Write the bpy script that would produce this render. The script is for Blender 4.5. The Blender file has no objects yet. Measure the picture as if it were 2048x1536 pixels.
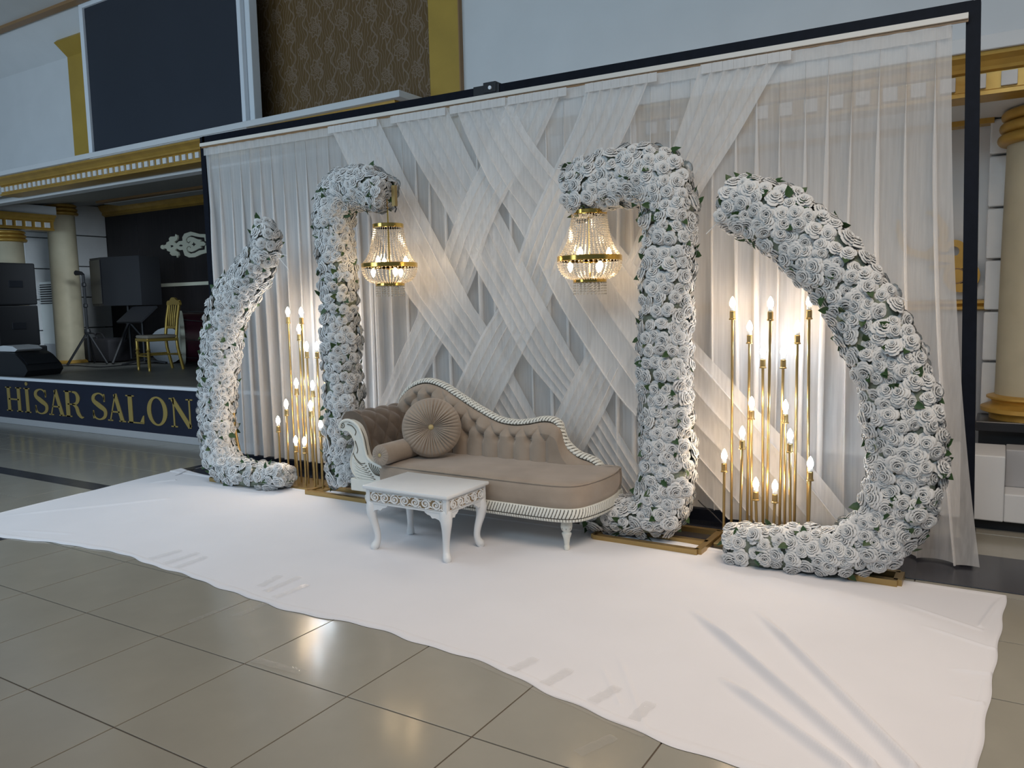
import bpy, bmesh, math, random
from mathutils import Vector, Matrix, Quaternion
random.seed(7)
PI = math.pi
scene = bpy.context.scene
C = scene.collection

# ------------------------------------------------------------------ camera, world, lights, exposure
F_PX, YAW, PITCH, ROLL, CAM_H = 1598.7, -0.55433, 0.10144, -0.02238, 1.5368
_cy, _sy = math.cos(YAW), math.sin(YAW)
FW = Vector((_sy * math.cos(PITCH), _cy * math.cos(PITCH), -math.sin(PITCH)))
_rt = Vector((_cy, -_sy, 0)); _up = _rt.cross(FW)
RT = _rt * math.cos(ROLL) + _up * math.sin(ROLL)
UP = -_rt * math.sin(ROLL) + _up * math.cos(ROLL)
CAM = Vector((0, 0, CAM_H))
cd = bpy.data.cameras.new('camera'); cam = bpy.data.objects.new('camera', cd); C.objects.link(cam)
cd.sensor_width = 36.0; cd.lens = F_PX / 2048 * 36.0; cd.clip_end = 200
cam.matrix_world = Matrix(((RT.x, UP.x, -FW.x, 0), (RT.y, UP.y, -FW.y, 0), (RT.z, UP.z, -FW.z, CAM_H), (0, 0, 0, 1)))
scene.camera = cam

w = bpy.data.worlds.new('world'); scene.world = w; w.use_nodes = True
w.node_tree.nodes['Background'].inputs[0].default_value = (0.56, 0.76, 1.0, 1)
w.node_tree.nodes['Background'].inputs[1].default_value = 0.13
scene.view_settings.view_transform = 'Standard'
scene.view_settings.look = 'None'
scene.view_settings.gamma = 1.0
scene.view_settings.use_curve_mapping = False
scene.view_settings.exposure = 0.0
scene.cycles.use_denoising = True
scene.cycles.transparent_max_bounces = 32
scene.cycles.sample_clamp_indirect = 4.0

def area_light(name, loc, target, sx, sy, power, col, spread=180):
    d = bpy.data.lights.new(name, 'AREA'); d.shape = 'RECTANGLE'; d.size = sx; d.size_y = sy
    d.energy = power; d.color = col; d.spread = math.radians(spread)
    o = bpy.data.objects.new(name, d); C.objects.link(o); o.location = loc
    o.rotation_euler = (Vector(target) - Vector(loc)).to_track_quat('-Z', 'Y').to_euler()
    return o
# the hall's own ceiling lights: warm louvred panels over the right half, cool ones over the left; the last is an added fill
area_light('hall_ceiling_and_fill', (0.6, 1.7, 4.9), (-0.7, 2.9, 0), 4.0, 2.0, 88, (1.0, 0.80, 0.62), 115)
area_light('hall_ceiling_and_fill', (-6.5, 2.6, 4.9), (-6.5, 2.75, 0), 4.0, 2.2, 46, (0.80, 0.91, 1.0), 115)
area_light('hall_ceiling_and_fill', (-1.6, -2.6, 5.0), (-2.0, 5.5, 3.2), 5.0, 1.6, 60, (0.66, 0.86, 1.0), 95)  # unseen cool frontal fill, added to brighten drapes and upper wall
# daylight from the windows on the far side of the hall
area_light('hall_window_light', (-8.5, -3.5, 2.0), (-12.0, 7.5, 1.9), 6.0, 2.6, 170, (0.64, 0.83, 1.0), 120)
# added unseen fill under the stage soffit, brightens the column and side wall
area_light('stage_fill_light', (-10.2, 6.6, 3.0), (-14.0, 8.3, 1.0), 1.2, .3, 13, (0.80, 0.91, 1.0), 62)

def ray(px, py):
    return FW + RT * ((px - 1024) / F_PX) - UP * ((py - 768) / F_PX)
def at(px, py, Y):
    d = ray(px, py); return CAM + d * (Y / d.y)
def atx(px, py, X):
    d = ray(px, py); return CAM + d * (X / d.x)
def atz(px, py, Z=0.0):
    d = ray(px, py); return CAM + d * ((Z - CAM_H) / d.z)

# ------------------------------------------------------------------ helpers
def smooth_path(pts, n=8, closed=False):
    """Catmull-Rom through pts (tuples of any length)."""
    out = []; m = len(pts)
    rng = range(m if closed else m - 1)
    for i in rng:
        if closed:
            p0, p1, p2, p3 = pts[(i - 1) % m], pts[i], pts[(i + 1) % m], pts[(i + 2) % m]
        else:
            p0, p1, p2, p3 = pts[max(i - 1, 0)], pts[i], pts[i + 1], pts[min(i + 2, m - 1)]
        for k in range(n):
            t = k / n
            out.append(tuple(0.5 * ((2 * b) + (-a + c) * t + (2 * a - 5 * b + 4 * c - d) * t * t + (-a + 3 * b - 3 * c + d) * t ** 3)
                             for a, b, c, d in zip(p0, p1, p2, p3)))
    if not closed: out.append(tuple(pts[-1]))
    return out

def interp(tab, t):
    if t <= tab[0][0]: return tab[0][1]
    for (a, va), (b, vb) in zip(tab, tab[1:]):
        if t <= b:
            return va + (vb - va) * (t - a) / (b - a) if b > a else vb
    return tab[-1][1]

class MB:
    def __init__(s): s.v = []; s.f = []; s.attr = {}
    def add(s, verts, faces):
        o = len(s.v); s.v += [tuple(v) for v in verts]; s.f += [tuple(i + o for i in f) for f in faces]; return o
    def box(s, x0, x1, y0, y1, z0, z1, M=None, c=0.0):
        """box, with chamfered edges when c > 0"""
        if c > 0:
            c = min(c, .45 * abs(x1 - x0), .45 * abs(y1 - y0), .45 * abs(z1 - z0))
            bm = bmesh.new(); bmesh.ops.create_cube(bm, size=1)
            for v in bm.verts:
                v.co = ((x0 + x1) / 2 + v.co.x * (x1 - x0), (y0 + y1) / 2 + v.co.y * (y1 - y0), (z0 + z1) / 2 + v.co.z * (z1 - z0))
            bmesh.ops.bevel(bm, geom=bm.edges[:], offset=c, segments=2, affect='EDGES', profile=.5)
            bm.verts.index_update()
            vs = [v.co.copy() for v in bm.verts]; fs = [[v.index for v in f.verts] for f in bm.faces]; bm.free()
        else:
            vs = [Vector(p) for p in ((x0, y0, z0), (x1, y0, z0), (x1, y1, z0), (x0, y1, z0), (x0, y0, z1), (x1, y0, z1), (x1, y1, z1), (x0, y1, z1))]
            fs = [(0, 3, 2, 1), (4, 5, 6, 7), (0, 1, 5, 4), (1, 2, 6, 5), (2, 3, 7, 6), (3, 0, 4, 7)]
        if M: vs = [M @ v for v in vs]
        s.add(vs, fs); return s
    def lathe(s, prof, o=(0, 0, 0), n=20, M=None, mod=None):
        """prof: list of (r, z); revolved round Z at o"""
        vs = []
        for r, z in prof:
            for k in range(n):
                a = 2 * PI * k / n; rr = r * (1 + mod(a, z) if mod else 1)
                p = Vector((o[0] + rr * math.cos(a), o[1] + rr * math.sin(a), o[2] + z))
                vs.append(M @ p if M else p)
        fs = []
        for i in range(len(prof) - 1):
            for k in range(n):
                a, b = i * n + k, i * n + (k + 1) % n
                fs.append((a, b, b + n, a + n))
        fs.append(tuple(range(n - 1, -1, -1))); fs.append(tuple((len(prof) - 1) * n + k for k in range(n)))
        s.add(vs, fs); return s
    def tube(s, pts, r, n=8, up=(0, 0, 1), cap=True, sq=None):
        """sweep along pts; r number or list; sq=(a,b) multiplies the section along side/up"""
        pts = [Vector(p) for p in pts]; m = len(pts)
        rs = r if isinstance(r, (list, tuple)) else [r] * m
        vs = []; last = Vector(up)
        for i, p in enumerate(pts):
            t = (pts[min(i + 1, m - 1)] - pts[max(i - 1, 0)])
            if t.length < 1e-9: t = Vector((0, 0, 1))
            t.normalize()
            side = t.cross(last)
            if side.length < 1e-3: side = t.cross(Vector((1, 0, 0)) if abs(t.x) < .9 else Vector((0, 1, 0)))
            side.normalize(); u2 = side.cross(t).normalized(); last = u2 if sq is None else Vector(up)
            for k in range(n):
                a = 2 * PI * (k + .5) / n
                ca, sa = math.cos(a), math.sin(a)
                if sq: ca *= sq[0]; sa *= sq[1]
                vs.append(p + side * (rs[i] * ca) + u2 * (rs[i] * sa))
        fs = []
        for i in range(m - 1):
            for k in range(n):
                a, b = i * n + k, i * n + (k + 1) % n
                fs.append((a, b, b + n, a + n))
        if cap: fs.append(tuple(range(n - 1, -1, -1))); fs.append(tuple((m - 1) * n + k for k in range(n)))
        s.add(vs, fs); return s
    def prism(s, poly, y0, y1, M=None):
        """poly [(x,z)] extruded along y"""
        n = len(poly)
        vs = [Vector((x, y0, z)) for x, z in poly] + [Vector((x, y1, z)) for x, z in poly]
        if M: vs = [M @ v for v in vs]
        tess = tess_poly(poly)
        fs = [tuple(t) for t in tess] + [tuple(i + n for i in reversed(t)) for t in tess]
        fs += [(i, (i + 1) % n, (i + 1) % n + n, i + n) for i in range(n)]
        s.add(vs, fs); return s
    def grid(s, fn, nu, nv, thick=0.0, wrap=False):
        vs = []; fs = []
        for i in range(nu + 1):
            for j in range(nv + 1): vs.append(fn(i / nu, j / nv))
        for i in range(nu):
            for j in range(nv):
                a = i * (nv + 1) + j; fs.append((a, a + nv + 1, a + nv + 2, a + 1))
        s.add(vs, fs); return s
    def sphere(s, o, r, n=10, m=6, sc=(1, 1, 1), M=None):
        prof = [(max(1e-4, r * math.sin(PI * i / m)), -r * math.cos(PI * i / m)) for i in range(m + 1)]
        vs = []
        for rr, z in prof:
            for k in range(n):
                a = 2 * PI * k / n; p = Vector((o[0] + sc[0] * rr * math.cos(a), o[1] + sc[1] * rr * math.sin(a), o[2] + sc[2] * z))
                vs.append(M @ p if M else p)
        fs = []
        for i in range(m):
            for k in range(n):
                a, b = i * n + k, i * n + (k + 1) % n; fs.append((a, b, b + n, a + n))
        s.add(vs, fs); return s
    def mesh(s, name, m, smooth=None, attr=None):
        me = bpy.data.meshes.new(name); me.from_pydata(s.v, [], s.f); me.validate(); me.update()
        bm = bmesh.new(); bm.from_mesh(me); bmesh.ops.recalc_face_normals(bm, faces=bm.faces[:]); bm.to_mesh(me); bm.free()
        if m: me.materials.append(MAT[m])
        if smooth is not None:
            me.polygons.foreach_set('use_smooth', [True] * len(me.polygons))
            if smooth < 179: me.set_sharp_from_angle(angle=math.radians(smooth))
        if attr:
            a = me.attributes.new('groove', 'FLOAT', 'POINT'); a.data.foreach_set('value', attr)
        me.update(); return me
    def build(s, name, m, parent=None, smooth=None, attr=None, kind=None):
        me = s.mesh(name, m, smooth, attr)
        o = bpy.data.objects.new(name, me); C.objects.link(o)
        if parent is not None: put(o, parent)
        if kind: o['kind'] = kind
        return o

def tess_poly(poly):
    from mathutils.geometry import tessellate_polygon
    return tessellate_polygon([[Vector((x, z, 0)) for x, z in poly]])
def put(o, parent):
    o.parent = parent
    o.matrix_parent_inverse = Matrix.Translation(-parent_loc(parent))
def parent_loc(p):
    v = Vector(p.location)
    return v
def thing(name, label, cat, loc, group=None):
    o = bpy.data.objects.new(name, None); C.objects.link(o); o.location = loc; o.empty_display_size = .1
    return tag(o, label, cat, group)
def tag(o, label, cat=None, group=None, kind=None):
    if label: o['label'] = label
    if cat: o['category'] = cat
    if group: o['group'] = group
    if kind: o['kind'] = kind
    return o
def struct(name, mb, m, smooth=None, label=None, cat=None):
    o = mb.build(name, m, None, smooth); o['kind'] = 'structure'
    if label: o['label'] = label
    if cat: o['category'] = cat
    return o
def inst(name, me, parent, M=None):
    o = bpy.data.objects.new(name, me); C.objects.link(o)
    if parent is not None: o.parent = parent; o.matrix_parent_inverse = Matrix.Translation(-parent_loc(parent))
    if M is not None: o.matrix_basis = M
    return o
def bar(mb, p, q, wx, wz, up=(0, 0, 1)):
    """rectangular bar between two points"""
    mb.tube([p, q], 1.0, 4, up=up, sq=(wx / 2 * math.sqrt(2), wz / 2 * math.sqrt(2))); return mb

# ------------------------------------------------------------------ materials
MAT = {}
def mat(name, col, rough=.6, metal=0.0, var=0.0, scale=8.0, bump=0.0, bscale=60.0, col2=None, spec=.5, coat=0.0, sheen=0.0, stretch=None):
    m = bpy.data.materials.new(name); m.use_nodes = True; nt = m.node_tree; b = nt.nodes['Principled BSDF']
    b.inputs['Roughness'].default_value = rough; b.inputs['Metallic'].default_value = metal
    b.inputs['Specular IOR Level'].default_value = spec
    if coat: b.inputs['Coat Weight'].default_value = coat; b.inputs['Coat Roughness'].default_value = .1
    if sheen: b.inputs['Sheen Weight'].default_value = sheen; b.inputs['Sheen Roughness'].default_value = .4
    b.inputs['Base Color'].default_value = (*col, 1)
    tc = nt.nodes.new('ShaderNodeTexCoord'); mp = nt.nodes.new('ShaderNodeMapping')
    nt.links.new(tc.outputs['Object'], mp.inputs[0])
    if stretch: mp.inputs['Scale'].default_value = stretch
    if var or col2:
        n = nt.nodes.new('ShaderNodeTexNoise'); n.inputs['Scale'].default_value = scale; n.inputs['Detail'].default_value = 6
        nt.links.new(mp.outputs[0], n.inputs[0])
        r = nt.nodes.new('ShaderNodeValToRGB'); r.color_ramp.elements[0].position = .3; r.color_ramp.elements[1].position = .7
        c2 = col2 or tuple(max(0, min(1, c * (1 - var))) for c in col)
        r.color_ramp.elements[0].color = (*c2, 1); r.color_ramp.elements[1].color = (*col, 1)
        nt.links.new(n.outputs[0], r.inputs[0]); nt.links.new(r.outputs[0], b.inputs['Base Color'])
    if bump:
        n2 = nt.nodes.new('ShaderNodeTexNoise'); n2.inputs['Scale'].default_value = bscale; n2.inputs['Detail'].default_value = 4
        nt.links.new(mp.outputs[0], n2.inputs[0])
        bp = nt.nodes.new('ShaderNodeBump'); bp.inputs['Strength'].default_value = bump; bp.inputs['Distance'].default_value = .01
        nt.links.new(n2.outputs[0], bp.inputs['Height']); nt.links.new(bp.outputs[0], b.inputs['Normal'])
    MAT[name] = m; return m

def sheer(name, col, opacity, trans=.45, weave=.06):
    """woven voile: part of the light passes straight through, the rest is scattered to both sides"""
    m = bpy.data.materials.new(name); m.use_nodes = True; nt = m.node_tree
    for n in list(nt.nodes): nt.nodes.remove(n)
    out = nt.nodes.new('ShaderNodeOutputMaterial')
    d = nt.nodes.new('ShaderNodeBsdfDiffuse'); d.inputs[0].default_value = (*col, 1)
    t = nt.nodes.new('ShaderNodeBsdfTranslucent'); t.inputs[0].default_value = (*col, 1)
    mx = nt.nodes.new('ShaderNodeMixShader'); mx.inputs[0].default_value = trans
    nt.links.new(d.outputs[0], mx.inputs[1]); nt.links.new(t.outputs[0], mx.inputs[2])
    tr = nt.nodes.new('ShaderNodeBsdfTransparent')
    m2 = nt.nodes.new('ShaderNodeMixShader')
    tc = nt.nodes.new('ShaderNodeTexCoord'); mp = nt.nodes.new('ShaderNodeMapping'); mp.inputs['Scale'].default_value = (1, 1, .05)
    n = nt.nodes.new('ShaderNodeTexNoise'); n.inputs['Scale'].default_value = 60; n.inputs['Detail'].default_value = 3
    nt.links.new(tc.outputs['Object'], mp.inputs[0]); nt.links.new(mp.outputs[0], n.inputs[0])
    mr = nt.nodes.new('ShaderNodeMapRange'); mr.inputs[1].default_value = .3; mr.inputs[2].default_value = .7
    mr.inputs[3].default_value = opacity - weave; mr.inputs[4].default_value = min(1, opacity + weave)
    nt.links.new(n.outputs[0], mr.inputs[0]); nt.links.new(mr.outputs[0], m2.inputs[0])
    nt.links.new(tr.outputs[0], m2.inputs[1]); nt.links.new(mx.outputs[0], m2.inputs[2]); nt.links.new(m2.outputs[0], out.inputs[0])
    MAT[name] = m; return m

def emit(name, col, strength):
    m = bpy.data.materials.new(name); m.use_nodes = True; b = m.node_tree.nodes['Principled BSDF']
    b.inputs['Base Color'].default_value = (.9, .9, .9, 1); b.inputs['Roughness'].default_value = .3
    b.inputs['Emission Color'].default_value = (*col, 1); b.inputs['Emission Strength'].default_value = strength
    MAT[name] = m; return m

def carved(name, col, dark, lo=.1, hi=.6, rough=.45):
    """antique paint: brown patina lies in the cut grooves (attribute 'groove' = 1 deep, 0 proud)"""
    m = bpy.data.materials.new(name); m.use_nodes = True; nt = m.node_tree; b = nt.nodes['Principled BSDF']
    b.inputs['Roughness'].default_value = rough
    a = nt.nodes.new('ShaderNodeAttribute'); a.attribute_name = 'groove'
    r = nt.nodes.new('ShaderNodeValToRGB'); r.color_ramp.elements[0].position = lo; r.color_ramp.elements[1].position = hi
    r.color_ramp.elements[0].color = (*col, 1); r.color_ramp.elements[1].color = (*dark, 1)
    nt.links.new(a.outputs['Fac'], r.inputs[0]); nt.links.new(r.outputs[0], b.inputs['Base Color'])
    MAT[name] = m; return m

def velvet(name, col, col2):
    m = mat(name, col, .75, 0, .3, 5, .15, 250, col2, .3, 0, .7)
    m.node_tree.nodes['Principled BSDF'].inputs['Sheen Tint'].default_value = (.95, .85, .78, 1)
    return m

def damask(name, base, fig):
    """two-tone damask print: medallions in a staggered lattice with vines between"""
    m = bpy.data.materials.new(name); m.use_nodes = True; nt = m.node_tree; b = nt.nodes['Principled BSDF']
    N, L = nt.nodes.new, nt.links.new
    def mth(op, a, b_=None, clamp=False):
        n = N('ShaderNodeMath'); n.operation = op; n.use_clamp = clamp
        for i, v in enumerate((a, b_)):
            if v is None: continue
            if isinstance(v, (int, float)): n.inputs[i].default_value = v
            else: L(v, n.inputs[i])
        return n.outputs[0]
    tc = N('ShaderNodeTexCoord'); sp = N('ShaderNodeSeparateXYZ'); L(tc.outputs['Object'], sp.inputs[0])
    px, pz = .36, .41
    def cell(ox, oz):
        u = mth('SUBTRACT', mth('FRACT', mth('ADD', mth('DIVIDE', sp.outputs[0], px), ox)), .5)
        v = mth('SUBTRACT', mth('FRACT', mth('ADD', mth('DIVIDE', sp.outputs[2], pz), oz)), .5)
        return mth('MULTIPLY', u, px), mth('MULTIPLY', v, pz)
    def medallion(ox, oz, s):
        u, v = cell(ox, oz)
        r = mth('SQRT', mth('ADD', mth('MULTIPLY', u, u), mth('MULTIPLY', mth('MULTIPLY', v, v), .7)))
        th = mth('ARCTAN2', u, v)
        pet = mth('MULTIPLY', mth('COSINE', mth('MULTIPLY', th, 8.0)), .012)
        d = mth('ADD', r, pet)
        ring = mth('LESS_THAN', mth('ABSOLUTE', mth('SUBTRACT', d, .075 * s)), .007)
        core = mth('MULTIPLY', mth('LESS_THAN', d, .048 * s), mth('GREATER_THAN', mth('SINE', mth('MULTIPLY', r, 420.0)), -.2))
        return mth('MAXIMUM', ring, core)
    a = medallion(0, 0, 1.0); c = medallion(.5, .5, .72)
    vine_u = mth('ADD', mth('FRACT', mth('ADD', mth('DIVIDE', sp.outputs[0], px / 2), .25)), mth('MULTIPLY', mth('SINE', mth('MULTIPLY', sp.outputs[2], 2 * PI / pz * 2)), .18))
    vine = mth('LESS_THAN', mth('ABSOLUTE', mth('SUBTRACT', vine_u, .5)), .05)
    wv = N('ShaderNodeTexWave'); wv.inputs['Scale'].default_value = 9; wv.inputs['Distortion'].default_value = 9; wv.inputs['Detail'].default_value = 1
    L(tc.outputs['Object'], wv.inputs[0])
    curl = mth('GREATER_THAN', wv.outputs['Fac'], .93)
    f = mth('MULTIPLY', mth('MAXIMUM', mth('MAXIMUM', a, c), mth('MAXIMUM', vine, curl)), .55, True)
    mx = N('ShaderNodeMixRGB'); L(f, mx.inputs[0]); mx.inputs[1].default_value = (*base, 1); mx.inputs[2].default_value = (*fig, 1)
    L(mx.outputs[0], b.inputs['Base Color']); b.inputs['Roughness'].default_value = .55
    MAT[name] = m

mat('tile', (.30, .288, .243), .16, 0, .10, 3.0, .02, 20, spec=.5)
mat('grout', (.09, .065, .045), .8)
mat('granite', (.035, .036, .045), .22, 0, .4, 80)
mat('white_wall', (.66, .67, .68), .7, 0, .05, 3)
mat('grey_wall', (.40, .40, .41), .7, 0, .06, 3)
mat('block_white', (.70, .71, .72), .75, 0, .08, 5, .15, 30)
mat('soffit', (.42, .42, .40), .7, 0, .05, 2)
mat('brown_strip', (.28, .16, .07), .5)
mat('gold_paint', (.54, .32, .065), .38, .35, .22, 6, .08, 30)
mat('gold_wall', (.44, .285, .045), .6, .05, .15, 3)
mat('gold_letter', (.40, .29, .09), .4, .3)
mat('column_stone', (.46, .41, .29), .65, 0, .12, 6)
mat('wood_dark', (.024, .020, .021), .45, 0, .5, 5, .1, 40, (.012, .010, .012), stretch=(6, 6, .3))
mat('navy', (.012, .016, .034), .35, 0, .2, 4)
mat('black', (.012, .013, .016), .5)
mat('black_gloss', (.015, .017, .022), .25)
mat('frame_steel', (.006, .008, .015), .55, 0, .3, 20, spec=.12)
mat('screen', (.022, .028, .042), .55, 0, .12, 1.5)
mat('white_metal', (.72, .76, .80), .4)
mat('aluminium', (.76, .80, .85), .4)
mat('stage_floor', (.14, .14, .13), .5, 0, .2, 4)
mat('cream', (.62, .62, .50), .6)
damask('damask', (.12, .066, .017), (.27, .20, .15))
mat('rose', (.645, .655, .655), .75, 0, .05, 3, spec=.2)
mat('foam', (.22, .25, .19), .9, 0, .4, 30)
mat('leaf', (.035, .085, .025), .5, 0, .4, 10, spec=.4)
mat('stem_white', (.8, .8, .8), .5)
mat('gold_tube', (.40, .28, .115), .36, .8)
mat('gold_bright', (.80, .52, .13), .16, 1.0)
mat('bulb_base', (.85, .85, .83), .4)
emit('bulb_warm', (1.0, .72, .45), 100)
emit('bulb_cool', (.74, .86, 1.0), 95)
emit('bulb_chandelier', (1.0, .72, .42), 75)
sheer('voile_back', (.84, .84, .84), .80)
sheer('voile_right', (.88, .87, .86), .64)
sheer('voile_drape', (.92, .91, .90), .66)
sheer('tape_header', (.86, .86, .86), .84)
mat('rail_white', (.72, .68, .62), .45)
mat('floor_cloth', (.74, .74, .77), .85, 0, .04, 2, .05, 300, spec=.2)
mat('sofa_paint', (.72, .72, .66), .4, 0, .06, 20)
carved('sofa_carved', (.72, .72, .66), (.055, .045, .03))
carved('table_carved', (.74, .75, .73), (.16, .10, .045), .15, .5)
mat('table_paint', (.76, .78, .79), .3, 0, .03, 8)
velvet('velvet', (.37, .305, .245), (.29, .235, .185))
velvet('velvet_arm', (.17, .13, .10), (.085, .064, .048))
mat('button_gold', (.45, .35, .16), .5)
mat('chair_gold', (.42, .28, .06), .35, .5)
mat('seat_beige', (.28, .24, .19), .8)
mat('drum_wine', (.05, .012, .02), .3)
mat('drum_skin', (.42, .44, .45), .6)
mat('ac_white', (.66, .68, .66), .4)
mat('bag_black', (.014, .013, .016), .8)
def glassy(name, col, rough, alpha):
    m = bpy.data.materials.new(name); m.use_nodes = True; nt = m.node_tree
    b = nt.nodes['Principled BSDF']; b.inputs['Base Color'].default_value = (*col, 1); b.inputs['Roughness'].default_value = rough
    b.inputs['Alpha'].default_value = alpha; b.inputs['Specular IOR Level'].default_value = 1.0
    n = nt.nodes.new('ShaderNodeTexNoise'); n.inputs['Scale'].default_value = 35
    tc = nt.nodes.new('ShaderNodeTexCoord'); nt.links.new(tc.outputs['Object'], n.inputs[0])
    bp = nt.nodes.new('ShaderNodeBump'); bp.inputs['Strength'].default_value = .5; bp.inputs['Distance'].default_value = .02
    nt.links.new(n.outputs[0], bp.inputs['Height']); nt.links.new(bp.outputs[0], b.inputs['Normal'])
    MAT[name] = m
glassy('clear_tape', (.62, .60, .56), .10, .16)
def crystal(name):
    m = bpy.data.materials.new(name); m.use_nodes = True; nt = m.node_tree
    for n in list(nt.nodes): nt.nodes.remove(n)
    out = nt.nodes.new('ShaderNodeOutputMaterial')
    g = nt.nodes.new('ShaderNodeBsdfGlossy'); g.inputs['Roughness'].default_value = .12; g.inputs[0].default_value = (1, .97, .9, 1)
    t = nt.nodes.new('ShaderNodeBsdfTranslucent'); t.inputs[0].default_value = (1, .95, .86, 1)
    tr = nt.nodes.new('ShaderNodeBsdfTransparent')
    a = nt.nodes.new('ShaderNodeMixShader'); a.inputs[0].default_value = .5
    b = nt.nodes.new('ShaderNodeMixShader'); b.inputs[0].default_value = .35
    nt.links.new(t.outputs[0], a.inputs[1]); nt.links.new(g.outputs[0], a.inputs[2])
    nt.links.new(a.outputs[0], b.inputs[1]); nt.links.new(tr.outputs[0], b.inputs[2]); nt.links.new(b.outputs[0], out.inputs[0])
    MAT[name] = m
crystal('crystal')

# ================================================================== the setting
GX, GY, TS = -3.372, 1.6125, .6
mb = MB(); mb.box(-16, 5, -4, 9.5, -.08, -.004)
floor = struct('floor', mb, 'grout')
tile_me = MB().box(.003, TS - .003, .003, TS - .003, -.012, 0, c=.0012).mesh('tile', 'tile')
def cloth_zone(x, y): return -5.6 < x < -.25 and 3.0 < y < 4.5
field = MB(); ntile = 0
for i in range(-20, 12):
    for j in range(-8, 8):
        x, y = GX + TS * i, GY + TS * j
        if y > 6.3 or x < -15: continue
        d = Vector((x + .3, y + .3, 0)) - CAM; z = d.dot(FW)
        vis = False
        if z > .5:
            u = 1024 + F_PX * d.dot(RT) / z; v = 768 - F_PX * d.dot(UP) / z
            vis = -260 < u < 2300 and v < 1750
        if cloth_zone(x, y) and cloth_zone(x + .6, y + .6): continue
        if vis and ntile < 295:
            inst('tile', tile_me, floor, Matrix.Translation((x, y, 0))); ntile += 1
        else:
            field.box(x + .003, x + TS - .003, y + .003, y + TS - .003, -.012, 0)
field.build('tile_field', 'tile', floor, kind='stuff')
for a in ((-15, -5.5, 3.87, 4.04), (-5.96, -5.79, -3, 3.87), (-6.75, 4.2, 4.69, 5.31)):
    if a[1] > 4:      # wide strip below the backdrop, laid in slabs
        x = a[0]
        while x < a[1]:
            MB().box(x + .002, x + 1.198, a[2], a[3], -.01, .006, c=.002).build('granite_slab', 'granite', floor); x += 1.2
    elif a[1] - a[0] > 1:
        x = -14.97
        while x < a[1]:
            MB().box(x + .002, x + .598, a[2], a[3], -.01, .0015).build('granite_slab', 'granite', floor); x += .6
    else:
        y = a[2]
        while y < a[3] - .1:
            MB().box(a[0], a[1], y + .002, min(a[3], y + .6) - .002, -.01, .0015).build('granite_slab', 'granite', floor); y += .6

# ---- upper wall, above stage and backdrop
WY = 6.05
struct('wall_back', MB().box(-13.5, 4, WY, WY + .15, 3.1, 5.05), 'white_wall')
struct('wall_front_cove', MB().prism([(0, 0), (.40, .34), (.40, .55), (-.15, .55), (-.15, 0)], -13.5, 4,
       Matrix(((0, 1, 0, 0), (-1, 0, 0, WY), (0, 0, 1, 4.77), (0, 0, 0, 1)))), 'white_wall')
bpy.data.objects['wall_front_cove'].name = 'wall_cove'
struct('trim_1', MB().box(-13.5, -8.9, 5.52, 5.62, 5.075, 5.11), 'brown_strip')
struct('ceiling', MB().box(-13.5, 4, 4.2, 5.66, 5.11, 5.4), 'white_wall')
# gold pilasters on the upper wall
g = MB(); x0, x1 = at(150, 318, WY - .06).x, at(205, 305, WY - .06).x
g.box(x0, x1, WY - .06, WY + .02, 3.35, 4.74)
g.prism([(.06, -.03), (.22, .105), (.16, .16), (.0, .03)], x0, x1, Matrix(((0, 1, 0, 0), (-1, 0, 0, WY), (0, 0, 1, 4.77), (0, 0, 0, 1))))
struct('trim_2', g, 'gold_wall')
xa, xb = at(860, 150, WY - .05).x, at(919, 150, WY - .05).x
struct('trim_3', MB().box(xa, xb, WY - .05, WY + .02, 3.0, 5.0), 'gold_wall')
struct('trim_4', MB().box(xb, xb + .012, WY - .052, WY + .02, 3.0, 5.0), 'brown_strip')
# damask papered panel between screen and gold pilaster
struct('wall_papered', MB().box(at(490, 150, WY - .02).x - .3, xa, WY - .02, WY + .01, 3.3, 5.02), 'damask')

# the big dark screen with its pale frame
SY = 5.66
sx0, sx1, sz0, sz1 = at(189, 300, SY).x, at(489, 240, SY).x, at(300, 283, SY).z, at(177, 14, SY).z
t = thing('wall_screen', 'large dark grey wall screen in a white metal frame above the stage', 'screen', ((sx0 + sx1) / 2, SY, sz0))
MB().box(sx0, sx1, SY, SY + .03, sz0, sz1).build('panel', 'screen', t)
for a in ((sx0 - .07, sx0, sz0 - .07, sz1 + .07), (sx1, sx1 + .055, sz0 - .07, sz1 + .07)):
    MB().box(a[0], a[1], SY - .03, SY + .06, a[2], a[3], c=.006).build('frame_side', 'aluminium', t)
MB().box(sx0, sx1, SY - .03, SY + .06, sz0 - .07, sz0, c=.006).build('frame_bottom', 'aluminium', t)
MB().box(sx0, sx1, SY - .03, SY + .06, sz1, sz1 + .06, c=.006).build('frame_top', 'aluminium', t)
MB().box(sx1 + .06, sx1 + .13, SY + .02, SY + .12, sz0 - .07, sz1 + .07, c=.006).build('frame_jamb', 'white_metal', t)

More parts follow.
